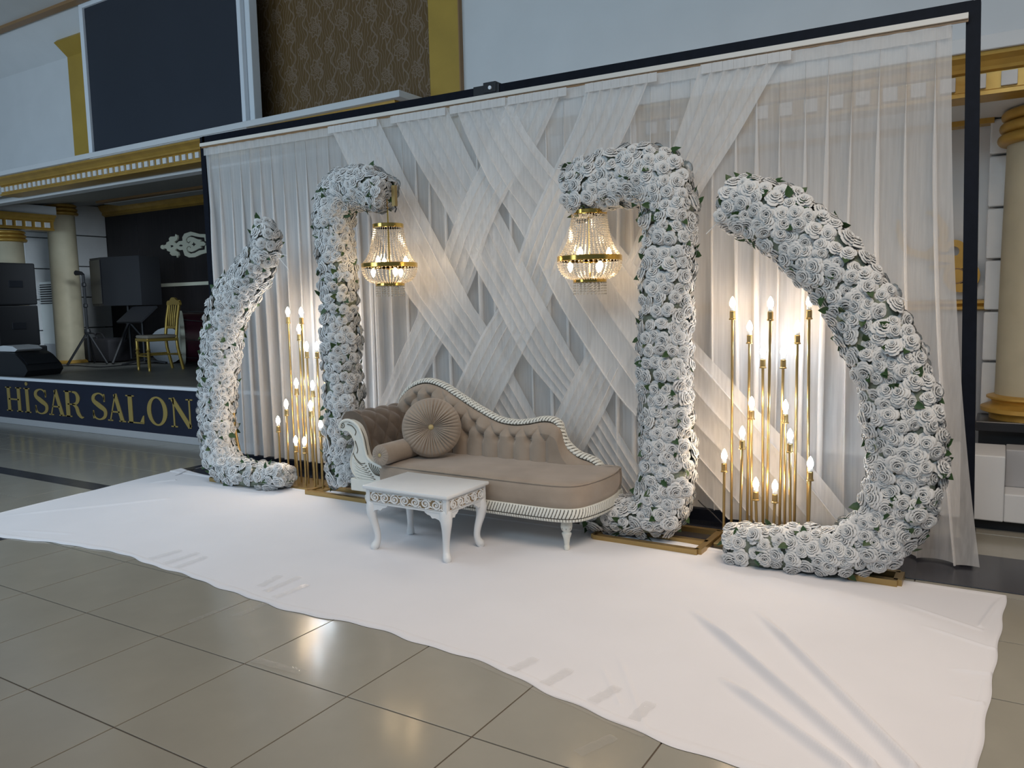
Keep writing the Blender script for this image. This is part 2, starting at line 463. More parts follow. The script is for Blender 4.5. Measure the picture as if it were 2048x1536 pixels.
# ---- cornice over the stage mouth
CY0 = 5.77
cx0, cx1 = at(3, 385, CY0).x, -4.66
def cornice(name, x0, x1, yf, zb, h, pitch, dsz, dz, d_end=None, axis='x', ledge=True):
    """gold cornice running along x (front at yf), bottom zb, height h; white dentils as parts"""
    prof = [(0, 0), (-.02, 0), (-.02, .10 * h), (0.0, .14 * h), (0.0, .56 * h), (-.03, .60 * h), (-.035, .68 * h), (-.06, .80 * h), (-.10, .90 * h), (-.105, h), (.22, h), (.22, 0)]
    M = Matrix(((0, 1, 0, 0), (1, 0, 0, yf), (0, 0, 1, zb), (0, 0, 0, 1)))
    if axis == 'y': M = Matrix(((-1, 0, 0, yf), (0, 1, 0, 0), (0, 0, 1, zb), (0, 0, 0, 1)))
    o = struct(name, MB().prism(prof, x0, x1, M), 'gold_paint')
    me = MB().box(-dsz / 2, dsz / 2, -.022, 0.01, -dz / 2, dz / 2, c=.004).mesh('dentil', 'white_wall')
    x = x0 + pitch * .6
    while x < (d_end or x1) - dsz * .5:
        if axis == 'x': inst('dentil', me, o, Matrix.Translation((x, yf, zb + .35 * h)))
        else: inst('dentil', me, o, Matrix.Translation((yf, x, zb + .35 * h)) @ Matrix.Rotation(PI / 2, 4, 'Z'))
        x += pitch
    return o
cornice('trim_5', cx0, cx1, CY0, 3.12, .22, .1125, .062, .062, -7.1)
led = MB(); led.box(cx0 - .02, cx1 + .10, CY0 - .16, WY, 3.34, 3.40, c=.006)
struct('trim_6', led, 'white_wall')
# soffit of the stage, rising towards the back
struct('ceiling_stage', MB().prism([(5.78, 3.12), (9.5, 3.62), (9.5, 3.75), (5.78, 3.3)], -15.4, cx1, Matrix(((0, 1, 0, 0), (1, 0, 0, 0), (0, 0, 1, 0), (0, 0, 0, 1)))), 'soffit')
bpy.data.objects['ceiling_stage'].name = 'ceiling_soffit'
def soff(y): return 3.12 + (y - 5.78) * .5 / 3.72
struct('trim_7', MB().box(-13.6, -5, 8.3, 8.42, soff(8.3) - .035, soff(8.42)), 'brown_strip')
struct('trim_8', MB().box(-13.6, -5, 8.46, 8.75, soff(8.46) - .06, soff(8.75)), 'soffit')
# stage back wall in dark wood panels
BY = 9.3
WX = -14.96
wb = struct('wall_stage_back', MB().box(WX - .3, -3.6, BY + .02, BY + .2, .0, 3.7), 'black')
x = WX; k = 0
while x < -8:
    MB().box(x + .004, x + .996, BY, BY + .03, .65, 3.48, c=.003).build('wood_panel', 'wood_dark', wb); x += 1.0
struct('trim_9', MB().prism([(0, 0), (-.06, .03), (-.06, .08), (-.10, .12), (-.14, .20), (0, .20)], WX, -8, Matrix(((0, 1, 0, 0), (1, 0, 0, BY), (0, 0, 1, 3.36), (0, 0, 0, 1)))), 'gold_paint')
struct('trim_10', MB().box(at(290, 571, BY).x, at(432, 568, BY).x, BY - .02, BY, 1.97, 2.03), 'cream')

# left side wall of the stage: recessed wall and two rusticated pilasters
wl = struct('wall_left', MB().box(WX - .5, WX - .32, 4.5, BY + .2, 0, 3.8), 'block_white')
def rustic(parent, x0, x1, y0, y1, z0, z1, hs, gap=.016):
    z = z0
    k = 0
    while z < z1 - .02:
        h = min(hs, z1 - z)
        MB().box(x0, x1, y0, y1, z + gap / 2, z + h - gap / 2, c=.012).build('block', 'block_white', parent)
        z += hs; k += 1
rustic(wl, WX - .33, WX, 8.60, BY, .66, 3.6, .58)
rustic(wl, WX - .33, WX, 7.74, 8.28, .66, 3.0, .56)
rustic(wl, WX - .33, WX - .05, 5.2, 7.4, .66, 3.0, .56)

# stage platform
SZ = .655; SF = 5.77
sL, sR = -15.26, -3.9
t = thing('stage_platform', 'navy fronted stage with gold lettering and a white top edge', 'stage', ((sL + sR) / 2, SF, 0))
MB().box(sL, sR, SF + .04, BY, .50, SZ - .004).build('deck', 'stage_floor', t)
MB().box(sL, sR, SF, SF + .05, .085, SZ - .035).build('front_panel', 'navy', t)
MB().box(sL, sR, SF - .03, SF + .05, SZ - .035, SZ + .004, c=.008).build('top_edge', 'aluminium', t)
MB().box(sL, sR, SF - .012, SF + .05, 0, .085, c=.005).build('skirting', 'grey_wall', t)
# gold serif letters
def ribbon(pts, ws):
    """polygon of a stroke with widths"""
    L, R_ = [], []
    for i, p in enumerate(pts):
        a = pts[max(i - 1, 0)]; b = pts[min(i + 1, len(pts) - 1)]
        dx, dz = b[0] - a[0], b[1] - a[1]; l = math.hypot(dx, dz) or 1
        nx, nz = -dz / l, dx / l; wv = (ws[i] if isinstance(ws, (list, tuple)) else ws) / 2
        L.append((p[0] + nx * wv, p[1] + nz * wv)); R_.append((p[0] - nx * wv, p[1] - nz * wv))
    return L + R_[::-1]
def rect(x0, x1, z0, z1): return [(x0, z0), (x1, z0), (x1, z1), (x0, z1)]
def curve_strip(pts, ws, n=8):
    full = smooth_path([(p[0], p[1], w) for p, w in zip(pts, ws)], n)
    out = []
    for a, b in zip(full, full[1:]):
        out.append(ribbon([(a[0], a[1]), (b[0], b[1])], [a[2], b[2]]))
    # quads that share edges
    quads = []; rb = ribbon([(a[0], a[1]) for a in full], [a[2] for a in full]); n2 = len(full)
    for i in range(n2 - 1): quads.append([rb[i], rb[i + 1], rb[2 * n2 - 2 - i], rb[2 * n2 - 1 - i]])
    return quads
T_, t_, SF_ = .17, .055, .045     # thick, thin, serif
def letter(ch):
    P = []
    def serif(x, z, wd): P.append(rect(x - wd / 2, x + wd / 2, z - SF_ / 2, z + SF_ / 2))
    if ch == 'H':
        for x in (.16, .74):
            P.append(rect(x - T_ / 2, x + T_ / 2, 0, 1)); serif(x, .022, .33); serif(x, .978, .33)
        P.append(rect(.16, .74, .47, .53)); wdt = .9
    elif ch in 'Iİ':
        P.append(rect(.17 - T_ / 2, .17 + T_ / 2, 0, 1)); serif(.17, .022, .33); serif(.17, .978, .33); wdt = .34
        if ch == 'İ': P.append([(.17 + .075 * math.cos(a * PI / 6), 1.17 + .075 * math.sin(a * PI / 6)) for a in range(12)])
    elif ch == 'S':
        P += curve_strip([(.60, .72), (.56, .90), (.36, .985), (.14, .88), (.12, .70), (.36, .53), (.60, .36), (.58, .13), (.34, .015), (.12, .10), (.07, .32)],
                         [.02, .06, .05, .12, .15, .19, .15, .12, .05, .06, .02])
        P.append(rect(.57, .62, .68, .97)); P.append(rect(.055, .105, .03, .34)); wdt = .70
    elif ch == 'A':
        P.append(ribbon([(.44, 1.0), (.12, .02)], t_)); P.append(ribbon([(.42, 1.0), (.74, .02)], T_ * 1.05))
        P.append(rect(.22, .62, .32, .375)); serif(.12, .022, .26); serif(.74, .022, .34); wdt = .88
    elif ch == 'R':
        P.append(rect(.16 - T_ / 2, .16 + T_ / 2, 0, 1)); serif(.16, .022, .33); P.append(rect(.02, .4, .955, 1)); P.append(rect(.16, .42, .47, .515))
        P += curve_strip([(.36, .978), (.56, .93), (.64, .74), (.56, .55), (.36, .492)], [.045, .11, .16, .11, .045])
        P += curve_strip([(.38, .50), (.54, .40), (.62, .16), (.74, .02), (.84, .03)], [.06, .13, .14, .09, .04]); wdt = .86
    elif ch == 'L':
        P.append(rect(.16 - T_ / 2, .16 + T_ / 2, 0, 1)); serif(.16, .978, .34); P.append(rect(.02, .68, 0, .045))
        P.append([(.52, .03), (.69, .03), (.70, .30), (.665, .30)]); wdt = .74
    elif ch == 'O':
        n = 28
        P2 = [(.47 + .43 * math.cos(2 * PI * i / n), .5 + .515 * math.sin(2 * PI * i / n)) for i in range(n)]
        P3 = [(.47 + .26 * math.cos(2 * PI * i / n), .5 + .455 * math.sin(2 * PI * i / n)) for i in range(n)]
        for i in range(n): P.append([P2[i], P2[(i + 1) % n], P3[(i + 1) % n], P3[i]])
        wdt = .94
    elif ch == 'N':
        P.append(rect(.14, .20, 0, .97)); P.append(rect(.80, .86, 0, 1)); P.append(ribbon([(.13, .985), (.82, .03)], T_ * .95))
        serif(.17, .022, .27); serif(.83, .978, .27); serif(.09, .978, .2); wdt = 1.0
    return P, wdt
def put_letter(ch, x0, x1, z0, z1, y, parent, m='gold_letter'):
    P, wd = letter(ch); b = MB()
    for poly in P:
        b.prism([(x0 + (x1 - x0) * px / wd, z0 + (z1 - z0) * pz) for px, pz in poly], y - .006, y + .001)
    return b.build('letter', m, parent)
for ch, a, b in (('H', 15, 46), ('İ', 51, 63), ('S', 70, 98), ('A', 99, 130), ('R', 130, 168), ('S', 184, 215), ('A', 216, 250), ('L', 254, 290), ('O', 293, 337), ('N', 340, 388)):
    put_letter(ch, at(a, 820, SF).x, at(b, 820, SF).x, .182, .522, SF, t)

# low podium to the right, seen through the voile, with its own letters
PY = 5.95
zt = at(1700, 903, PY).z
t = thing('podium', 'low navy podium with a pale top edge behind the sheer backdrop', 'podium', (-1.8, PY, 0))
MB().box(-3.9, -.22, PY, PY + .5, 0, zt - .02).build('front_panel', 'navy', t)
MB().box(-3.9, -.22, PY - .02, PY + .5, zt - .02, zt + .01, c=.004).build('top_edge', 'white_metal', t)
zr0, zr1 = at(1670, 977, PY).z, at(1670, 929, PY).z
for ch, a, b in (('R', 1651, 1690), ('I', 1697, 1715)):
    put_letter(ch, at(a, 950, PY).x, at(b, 950, PY).x, zr0, zr1, PY, t)

# ---- right hand structure
RY = 6.0
rz0, rz1 = at(1960, 192, RY).z, at(1960, 112, RY).z
cornice('trim_11', -4.0, 2.6, RY, rz0, rz1 - rz0, .168, .088, .088)
struct('trim_12', MB().box(-4.0, 2.6, RY - .13, WY + .1, rz1, rz1 + .09, c=.006), 'white_wall')
struct('ceiling_right', MB().box(-4.0, 2.6, RY + .02, 7.4, rz0 + .002, rz0 + .1), 'white_wall')
bpy.data.objects['ceiling_right'].name = 'ceiling_side'
struct('trim_13', MB().box(-4.0, -.12, 6.78, 6.9, rz0 - .035, rz0 + .002), 'gold_paint')
struct('wall_right', MB().box(-4.0, 2.6, 7.0, 7.15, 0, rz0 + .05), 'white_wall')
struct('wall_dado', MB().box(-4.0, 2.6, 6.97, 7.0, 0, 1.40), 'grey_wall')
struct('trim_14', MB().prism([(0, 0), (-.05, .01), (-.05, .03), (-.03, .04), (-.06, .055), (-.06, .075), (0, .085)], -4.0, -.12, Matrix(((0, 1, 0, 0), (1, 0, 0, 6.97), (0, 0, 1, 1.40), (0, 0, 0, 1)))), 'gold_paint')
wr = struct('wall_pilaster', MB().box(-.10, 1.2, 6.93, 7.0, .3, rz0), 'block_white')
px0 = at(1972, 500, 6.8).x
for k in range(6):
    MB().box(px0, px0 + .42, 6.8, 6.94, .66 + k * .37 + .008, min(rz0, .66 + (k + 1) * .37) - .008, c=.012).build('block', 'block_white', wr)
t = thing('plinth', 'black slab plinth below the right hand column', 'plinth', (1.2, 6.4, 0))
MB().box(-.16, 2.6, 6.35, 6.79, .58, .65, c=.008).build('slab', 'black_gloss', t)
MB().box(-.14, 2.6, 6.45, 6.79, 0, .58).build('base', 'black', t)
bz = at(1960, 910, 5.86).z
t = thing('step_box', 'scuffed white step box beside the backdrop post', 'step', (.0, 5.9, 0))
bx0, bx1 = at(1935, 950, 5.86).x - .25, at(2010, 950, 5.86).x
MB().box(bx0, bx1, 5.86, 6.33, .075, bz, c=.008).build('upper_step', 'white_wall', t)
MB().box(bx1, bx1 + .5, 5.87, 6.33, .075, at(2030, 990, 5.87).z, c=.008).build('lower_step', 'white_wall', t)
MB().box(bx1 + .001, bx1 + .5, 6.1, 6.33, at(2030, 990, 5.87).z, at(2030, 900, 6.1).z, c=.008).build('riser', 'grey_wall', t)
MB().box(bx0 + .03, bx1 + .47, 5.95, 6.3, 0, .08).build('gap_shade', 'black', t)  # black block standing in for the shadow gap under the steps

# columns with gold rings
def ring_stack(mb, z0, z1, r, n, dr, cx, cy):
    h = (z1 - z0) / n; prof = [(r * .98, z0)]
    for k in range(n):
        rr = r + dr * (1 - .18 * k) if z0 > 1.5 else r + dr * (1 - .0 * k)
        for a in range(7):
            ang = -PI / 2 + PI * a / 6
            prof.append((rr - dr * .5 + math.cos(ang) * dr * .6, z0 + h * (k + .5) + math.sin(ang) * h * .46))
    prof.append((r * .98, z1)); mb.lathe(prof, (cx, cy, 0), 36)
def column(label, cx, cy, r, z0, z1, caph=.20, baseh=.0, shaft='column_stone', rings=3):
    t = thing('column', label, 'column', (cx, cy, z0))
    MB().lathe([(r * 1.02, z0), (r, z0 + .1), (r * .97, z0 + 1.2), (r * .92, z1)], (cx, cy, 0), 36).build('shaft', shaft, t, 40)
    b = MB(); ring_stack(b, z1 - caph, z1 - .005, r * .93, rings, .055, cx, cy); b.build('capital', 'gold_paint', t, 60)
    if baseh:
        b = MB(); prof = [(r * 1.0, z0 + baseh)]
        for q_ in ((r + .02, .97), (r + .05, .92), (r + .05, .84), (r + .02, .76), (r + .015, .66), (r + .05, .56), (r + .085, .48), (r + .085, .32), (r + .04, .22), (r + .03, .16), (r + .03, .0)):
            prof.append((q_[0], z0 + baseh * q_[1]))
        b.lathe(prof[::-1], (cx, cy, 0), 40); b.build('base', 'gold_paint', t, 60)
    else:
        MB().lathe([(r + .05, z0), (r + .05, z0 + .03), (r + .02, z0 + .05), (r, z0 + .055)], (cx, cy, 0), 36).build('base', 'gold_paint', t, 40)
    return t
column('beige column with gold rings between microphone stand and air conditioner', -14.05, 7.92, .235, SZ, soff(7.92) + .0)
p2 = at(20, 560, 6.9)
column('beige column with gold rings behind the tall black loudspeakers at far left', p2.x, 6.9, .25, SZ, 2.88, .19)
column('beige column with fat gold base at the right edge', .20, 6.62, .255, .65, rz0, .24, .17)
column('beige column with gold base dimly seen through the woven drapes', at(1066, 770, 6.5).x, 6.5, .16, .65, rz0, .2, .2)
struct('trim_15', MB().box(-14.3, -13.6, 4.0, 7.6, 3.14, 3.30), 'white_wall')
cornice('trim_16', 4.2, 7.55, -13.62, 2.90, .25, .15, .085, .085, None, 'y')

# ================================================================== things on the stage
# tall loudspeakers at the far left
def cabinet(name, label, cat, x0, x1, y0, y1, z0, z1, parts):
    t = thing(name, label, cat, ((x0 + x1) / 2, (y0 + y1) / 2, z0))
    MB().box(x0, x1, y0, y1, z0, z1, c=.02).build('cabinet', 'black', t)
    return t
sp = at(29, 540, 6.35).x
for k, (z0, z1, lab) in enumerate(((1.05, 1.66, 'lower black loudspeaker cabinet in the stack at far left'), (1.665, 2.29, 'upper black loudspeaker cabinet in the stack at far left'))):
    t = cabinet('loudspeaker', lab, 'loudspeaker', sp - .75, sp, 6.05, 6.65, z0, z1, None)
    t['group'] = 'stacked loudspeakers at far left'
    MB().box(sp - .72, sp - .03, 6.04, 6.05, z0 + .03, z1 - .03, c=.004).build('grille', 'black_gloss', t)
    MB().box(sp - .001, sp + .012, 6.25, 6.45, (z0 + z1) / 2 - .05, (z0 + z1) / 2 + .05, c=.005).build('side_handle', 'black_gloss', t)
t = thing('subwoofer', 'big black bass cabinet under the loudspeaker stack at far left', 'loudspeaker', (sp - .4, 6.35, SZ))
MB().box(sp - .9, sp + .08, 6.0, 6.7, SZ, 1.045, c=.02).build('cabinet', 'black', t)
MB().box(sp - .86, sp + .04, 5.988, 6.0, SZ + .04, 1.01, c=.004).build('grille', 'black_gloss', t)
# wedge floor monitor
m0 = at(45, 735, 6.0)
t = thing('floor_monitor', 'black wedge floor monitor lying at the front of the stage', 'monitor', (m0.x, 6.1, SZ))
wp = [(0, 0), (.62, 0), (.70, .10), (.66, .19), (.50, .34), (.40, .39), (0, .40)]
MB().prism([(m0.x - .55 + a * 1.25, SZ + b * .85) for a, b in wp], 5.9, 6.4).build('cabinet', 'black', t, 30)
MB().prism([(m0.x - .55 + a * 1.25, SZ + b * .85) for a, b in ((.51, .34), (.655, .20), (.665, .205), (.515, .352))], 5.93, 6.37).build('grille', 'black_gloss', t)
tag(MB().prism([(m0.x - .62 + a, SZ + .345 + b) for a, b in ((0, 0), (.55, 0), (.62, .03), (.5, .075), (.25, .085), (0, .06))], 5.95, 6.3).build('folded_cloth', 'white_wall', None, 60),
    'pale cloth lying on top of the black floor monitor', 'cloth')

# standing air conditioner
a0, a1 = at(91, 600, 8.05), at(128, 600, 8.05)
t = thing('air_conditioner', 'white floor standing air conditioner behind the beige column', 'air conditioner', ((a0.x + a1.x) / 2, 8.05, SZ))
MB().box(a0.x, a1.x, 7.95, 8.25, SZ, 2.10, c=.02).build('body', 'ac_white', t)
MB().box(a0.x + .06, a1.x - .04, 7.93, 7.96, 1.70, 2.05, c=.005).build('outlet', 'black', t)
for k in range(8):
    MB().box(a0.x + .06, a1.x - .04, 7.915, 7.935, 1.72 + k * .042, 1.735 + k * .042).build('louvre', 'ac_white', t)
MB().box(a0.x + .04, a1.x - .04, 7.94, 7.955, SZ + .04, .98, c=.004).build('intake', 'grey_wall', t)

# microphone stand
mp = atz(180, 729, SZ)
def tripod(t, x, y, z0, h, r=.012, spread=.33, leg=.45, phase=.3):
    MB().tube([(x, y, z0 + .06), (x, y, z0 + h)], r, 8).build('pole', 'black', t)
    for k in range(3):
        a = phase + 2 * PI * k / 3
        MB().tube([(x, y, z0 + leg), (x + spread * math.cos(a), y + spread * math.sin(a), z0 + .012)], r * .9, 6).build('leg', 'black', t)
    MB().lathe([(r * 2, z0 + leg - .04), (r * 2.4, z0 + leg), (r * 2, z0 + leg + .05)], (x, y, 0), 10).build('collar', 'black', t)
t = thing('microphone_stand', 'thin black tripod microphone stand in front of the white pilaster', 'stand', (mp.x, mp.y, SZ))
mh = at(166, 550, mp.y).z
tripod(t, mp.x, mp.y, SZ, mh - SZ, .022, .35, .55)
for zz in (.95, 1.3): MB().lathe([(.02, SZ + zz), (.035, SZ + zz + .02), (.035, SZ + zz + .06), (.02, SZ + zz + .08)], (mp.x, mp.y, 0), 10).build('clutch', 'black', t)
MB().tube([(mp.x, mp.y, mh), (mp.x - .05, mp.y, mh + .03), (mp.x - .17, mp.y - .02, mh + .04)], [.025, .03, .045], 8).build('microphone_clip', 'black', t)

# loudspeaker on its stand in the middle of the stage
q0, q1 = at(190, 518, 8.2), at(284, 610, 8.2)
t = thing('loudspeaker', 'black loudspeaker raised on a tripod before the dark wood wall', 'loudspeaker', ((q0.x + q1.x) / 2, 8.3, q1.z))
MB().prism([(q0.x, 8.1), (q0.x + .45, 8.02), (q1.x, 8.2), (q1.x - .1, 8.65), (q0.x + .3, 8.7)], q1.z, q0.z, Matrix(((1, 0, 0, 0), (0, 0, 1, 0), (0, 1, 0, 0), (0, 0, 0, 1)))).build('cabinet', 'black', t)
MB().prism([(q0.x + .01, 8.092), (q0.x + .44, 8.014), (q0.x + .44, 8.006), (q0.x + .01, 8.084)], q1.z + .04, q0.z - .04, Matrix(((1, 0, 0, 0), (0, 0, 1, 0), (0, 1, 0, 0), (0, 0, 0, 1)))).build('grille', 'black_gloss', t)
t2 = thing('speaker_stand', 'black tripod stand carrying the stage loudspeaker', 'stand', ((q0.x + q1.x) / 2, 8.35, SZ))
tripod(t2, (q0.x + q1.x) / 2, 8.35, SZ, q1.z - SZ - .005, .025, .5, .7, .9)

# music stand
ms = atz(290, 728, SZ)
t = thing('music_stand', 'black music stand with tilted desk left of the gold chair', 'stand', (ms.x, ms.y, SZ))
dz = at(282, 635, ms.y).z
MB().tube([(ms.x, ms.y, SZ + .05), (ms.x, ms.y, dz)], .02, 8).build('pole', 'black', t)
for k in range(3):
    a = .4 + 2 * PI * k / 3
    MB().tube([(ms.x, ms.y, SZ + .08), (ms.x + .38 * math.cos(a), ms.y + .38 * math.sin(a), SZ + .015)], .016, 6).build('leg', 'black', t)
MB().box(-.33, .33, -.015, .015, -.2, .2, Matrix.Translation((ms.x - .05, ms.y - .05, dz + .05)) @ Matrix.Rotation(-.9, 4, 'X')).build('desk', 'black', t)
# equipment bag
b0, b1 = at(158, 728, 8.05), at(218, 728, 8.05)
t = thing('equipment_bag', 'black zipped equipment bag with handles on the stage floor', 'bag', ((b0.x + b1.x) / 2, 8.2, SZ))
bb = MB().box(b0.x, b1.x, 8.05, 8.5, SZ, SZ + .42, c=.07).build('bag_body', 'bag_black', t, 40)
for xo in (.35, .6):
    x = b0.x + (b1.x - b0.x) * xo
    MB().tube(smooth_path([(x - .14, 8.15, SZ + .40), (x - .08, 8.13, SZ + .5), (x + .08, 8.13, SZ + .5), (x + .14, 8.15, SZ + .40)], 5), .012, 6).build('handle', 'bag_black', t)
MB().tube([(b0.x + .04, 8.27, SZ + .422), (b1.x - .04, 8.27, SZ + .422)], .008, 6).build('zip', 'black_gloss', t)

# gold banquet chair
cc = atz(318, 742, SZ); cy = 7.45
t = thing('banquet_chair', 'gold spindle back banquet chair with beige seat on the stage', 'chair', (-11.0, 7.6, SZ))
chc = (atz(278, 741, SZ) + atz(311, 743, SZ) + atz(324, 736, SZ) + atz(360, 738, SZ)) / 4
T = Matrix.Translation((chc.x, chc.y, SZ)) @ Matrix.Rotation(math.radians(-14), 4, 'Z') @ Matrix.Scale(1.08, 4)
def tl(mb): mb.v = [tuple(T @ Vector(v)) for v in mb.v]; return mb
def spindle(h, r): return [(r * .8, 0), (r * .9, h * .06), (r * .7, h * .1), (r, h * .14), (r, h * .5), (r * 1.35, h * .55), (r * .8, h * .6), (r * 1.35, h * .65), (r, h * .7), (r, h)]
for sx in (-.2, .2): tl(MB().lathe(spindle(.44, .021), (sx, -.2, 0), 10)).build('leg', 'chair_gold', t, 40)
for sx in (-.19, .19):
    tl(MB().tube([(sx, .26, 0), (sx, .2, .3), (sx, .19, .46), (sx * .98, .22, .7), (sx * .95, .27, .95)], .021, 8)).build('leg', 'chair_gold', t, 60)
tl(MB().box(-.22, .22, -.22, .21, .40, .44, c=.01)).build('seat_frame', 'chair_gold', t)
tl(MB().box(-.21, .21, -.215, .20, .44, .485, c=.02)).build('seat_cushion', 'seat_beige', t, 50)
for a in (((-.2, -.2, .2), (.2, -.2, .2)), ((-.2, -.2, .22), (-.19, .23, .22)), ((.2, -.2, .22), (.19, .23, .22)), ((-.19, .24, .2), (.19, .24, .2))):
    tl(MB().tube(a, .011, 6)).build('stretcher', 'chair_gold', t)
tl(MB().box(-.18, .18, .205, .235, .56, .60, c=.008)).build('lower_rail', 'chair_gold', t)
tl(MB().prism(smooth_path([(-.21, .88), (-.21, .94), (-.12, .955), (-.05, .99), (.05, .99), (.12, .955), (.21, .94), (.21, .88), (0, .895)], 4, True), .245, .275)).build('top_rail', 'chair_gold', t, 40)
for k in range(5):
    x = -.12 + .06 * k
    tl(MB().tube([(x, .22, .6), (x * 1.1, .235, .74), (x * 1.15, .26, .9)], [.008, .012, .008], 6)).build('spindle', 'chair_gold', t, 60)

# bass drum lying on its side, and a small round drum head behind the chair
dc = at(386, 690, 8.15)
t = thing('drum', 'wine red bass drum with pale hoops behind the gold chair', 'drum', (dc.x, 8.2, SZ))
Md = Matrix.Translation((dc.x, 8.25, SZ + .44)) @ Matrix.Rotation(math.radians(58), 4, 'Z') @ Matrix.Rotation(PI / 2, 4, 'Y')
MB().lathe([(.40, -.25), (.40, .25)], (0, 0, 0), 32, Md).build('shell', 'drum_wine', t, 40)
for z in (-.27, .22): MB().lathe([(.40, z), (.43, z), (.43, z + .05), (.40, z + .05)], (0, 0, 0), 32, Md).build('hoop', 'cream', t, 40)
for z in (-.262, .258): MB().lathe([(.39, z), (.39, z + .004)], (0, 0, 0), 32, Md).build('drum_head', 'drum_skin', t)
for k in range(8):
    a = 2 * PI * k / 8
    MB().tube([Md @ Vector((.415 * math.cos(a), .415 * math.sin(a), -.24)), Md @ Vector((.415 * math.cos(a + .2), .415 * math.sin(a + .2), .24))], .008, 5).build('tension_rod', 'black_gloss', t)
d2 = at(337, 715, 8.35)
t = thing('drum', 'small drum with a pale grey head behind the legs of the gold chair', 'drum', (d2.x, 8.4, SZ))
Md = Matrix.Translation((d2.x, 8.4, SZ + .30)) @ Matrix.Rotation(math.radians(-58), 4, 'Z') @ Matrix.Rotation(PI / 2, 4, 'Y')
MB().lathe([(.28, -.12), (.28, .12)], (0, 0, 0), 28, Md).build('shell', 'drum_wine', t, 40)
for z in (-.125, .121): MB().lathe([(.275, z), (.275, z + .004)], (0, 0, 0), 28, Md).build('drum_head', 'drum_skin', t)
for z in (-.13, .10): MB().lathe([(.28, z), (.298, z), (.298, z + .03), (.28, z + .03)], (0, 0, 0), 28, Md).build('hoop', 'black_gloss', t, 40)
# cable on stage floor
tag(MB().tube(smooth_path([tuple(atz(*p, SZ + .008)) for p in ((85, 738), (110, 733), (150, 731), (200, 734), (250, 730), (300, 726), (330, 723))], 6), .008, 6).build('cable', 'black'),
    'black cable snaking over the stage floor by the column', 'cable')

# cream ornament on the dark wood wall
t = thing('wall_ornament', 'cream cut out scroll ornament on the dark wood wall', 'ornament', tuple(at(370, 490, BY - .03)))
def oc(x, z):        # crop pixels (2048 wide crop of x 310..430, y 450..530) to the wall
    p = at(310 + x * 120 / 2048, 450 + z * 80 / 1365, BY - .005); return (p.x, p.z)
upper = [(225, 760), (240, 700), (310, 680), (330, 715), (420, 660), (430, 600), (530, 550), (510, 470), (560, 400), (720, 390), (735, 310), (800, 350), (815, 430), (780, 520), (690, 580), (775, 630), (850, 560), (980, 540),
         (970, 420), (1040, 300), (1250, 230), (1420, 270), (1560, 310), (1800, 315), (1825, 580), (1740, 545), (1725, 430), (1600, 420), (1450, 395), (1290, 360), (1170, 400), (1095, 490), (1120, 590), (1200, 630), (1255, 560), (1230, 550), (1190, 600), (1135, 540), (1150, 450), (1240, 405), (1350, 425), (1500, 490), (1605, 500), (1590, 570), (1690, 565), (1770, 640)]
lower = [(1725, 710), (1590, 715), (1625, 790), (1530, 805), (1420, 870), (1300, 925), (1200, 905), (1145, 830), (1165, 755), (1220, 740), (1250, 800), (1270, 770), (1230, 725), (1170, 725), (1110, 800), (1150, 920), (1260, 980), (1400, 950), (1550, 870), (1735, 845), (1750, 710), (1840, 685), (1860, 935), (1620, 1000), (1400, 1100), (1200, 1110), (1050, 1040), (990, 850), (880, 860),
         (780, 800), (720, 860), (830, 930), (855, 1030), (790, 1120), (770, 1050), (620, 1050), (545, 980), (560, 920), (450, 880), (440, 820), (340, 790), (320, 835), (250, 810)]
MB().prism([oc(*p) for p in upper + lower], BY - .03, BY).build('plate', 'cream', t)
for shp in ([(560, 700), (630, 690), (680, 720), (620, 765), (570, 760), (600, 730)], [(860, 705), (920, 668), (990, 690), (970, 730), (910, 732)], [(1285, 670), (1345, 640), (1365, 585), (1395, 640), (1450, 650), (1400, 685), (1370, 735), (1345, 685)]):
    MB().prism([oc(*p) for p in shp], BY - .033, BY - .03).build('inlay', 'wood_dark', t)

# gold emblem on the right hand wall, half hidden by the voile
EY = 6.96
ep = lambda x, y: at(x, y, EY)
t = thing('wall_emblem', 'gold curled emblem on the pale wall behind the right post', 'emblem', tuple(ep(1880, 520)))
def flat_ring(cx, cy, r0, r1, a0=0, a1=360, n=28):
    c = ep(cx, cy); P = []
    s = (ep(cx + 1, cy) - c).length
    out = [(c.x + r1 * s * math.cos(math.radians(a0 + (a1 - a0) * i / n)), c.z + r1 * s * math.sin(math.radians(a0 + (a1 - a0) * i / n))) for i in range(n + 1)]
    inn = [(c.x + r0 * s * math.cos(math.radians(a0 + (a1 - a0) * i / n)), c.z + r0 * s * math.sin(math.radians(a0 + (a1 - a0) * i / n))) for i in range(n + 1)]
    b = MB()
    for i in range(n): b.prism([out[i], out[i + 1], inn[i + 1], inn[i]], EY - .02, EY + .02)
    return b
EY -= .012
flat_ring(1923, 552, 17, 37).build('curl', 'gold_paint', t)
EY -= .004
flat_ring(1914, 552, .3, 18).build('boss_rim', 'brown_strip', t)
EY -= .004
flat_ring(1914, 552, .3, 15).build('boss', 'gold_paint', t)
EY += .011
flat_ring(1908, 503, 11, 26, -60, 180).build('curl', 'gold_paint', t)
EY += .003
b = MB()
for q_ in curve_strip([tuple(ep(x, y).xz) for x, y in ((1925, 520), (1890, 517), (1855, 512), (1815, 500), (1800, 470), (1797, 440))], [.06, .055, .05, .05, .04, .02]): b.prism(q_, EY - .02, EY + .02)
b.build('scroll', 'gold_paint', t)
EY += .003
b = MB()
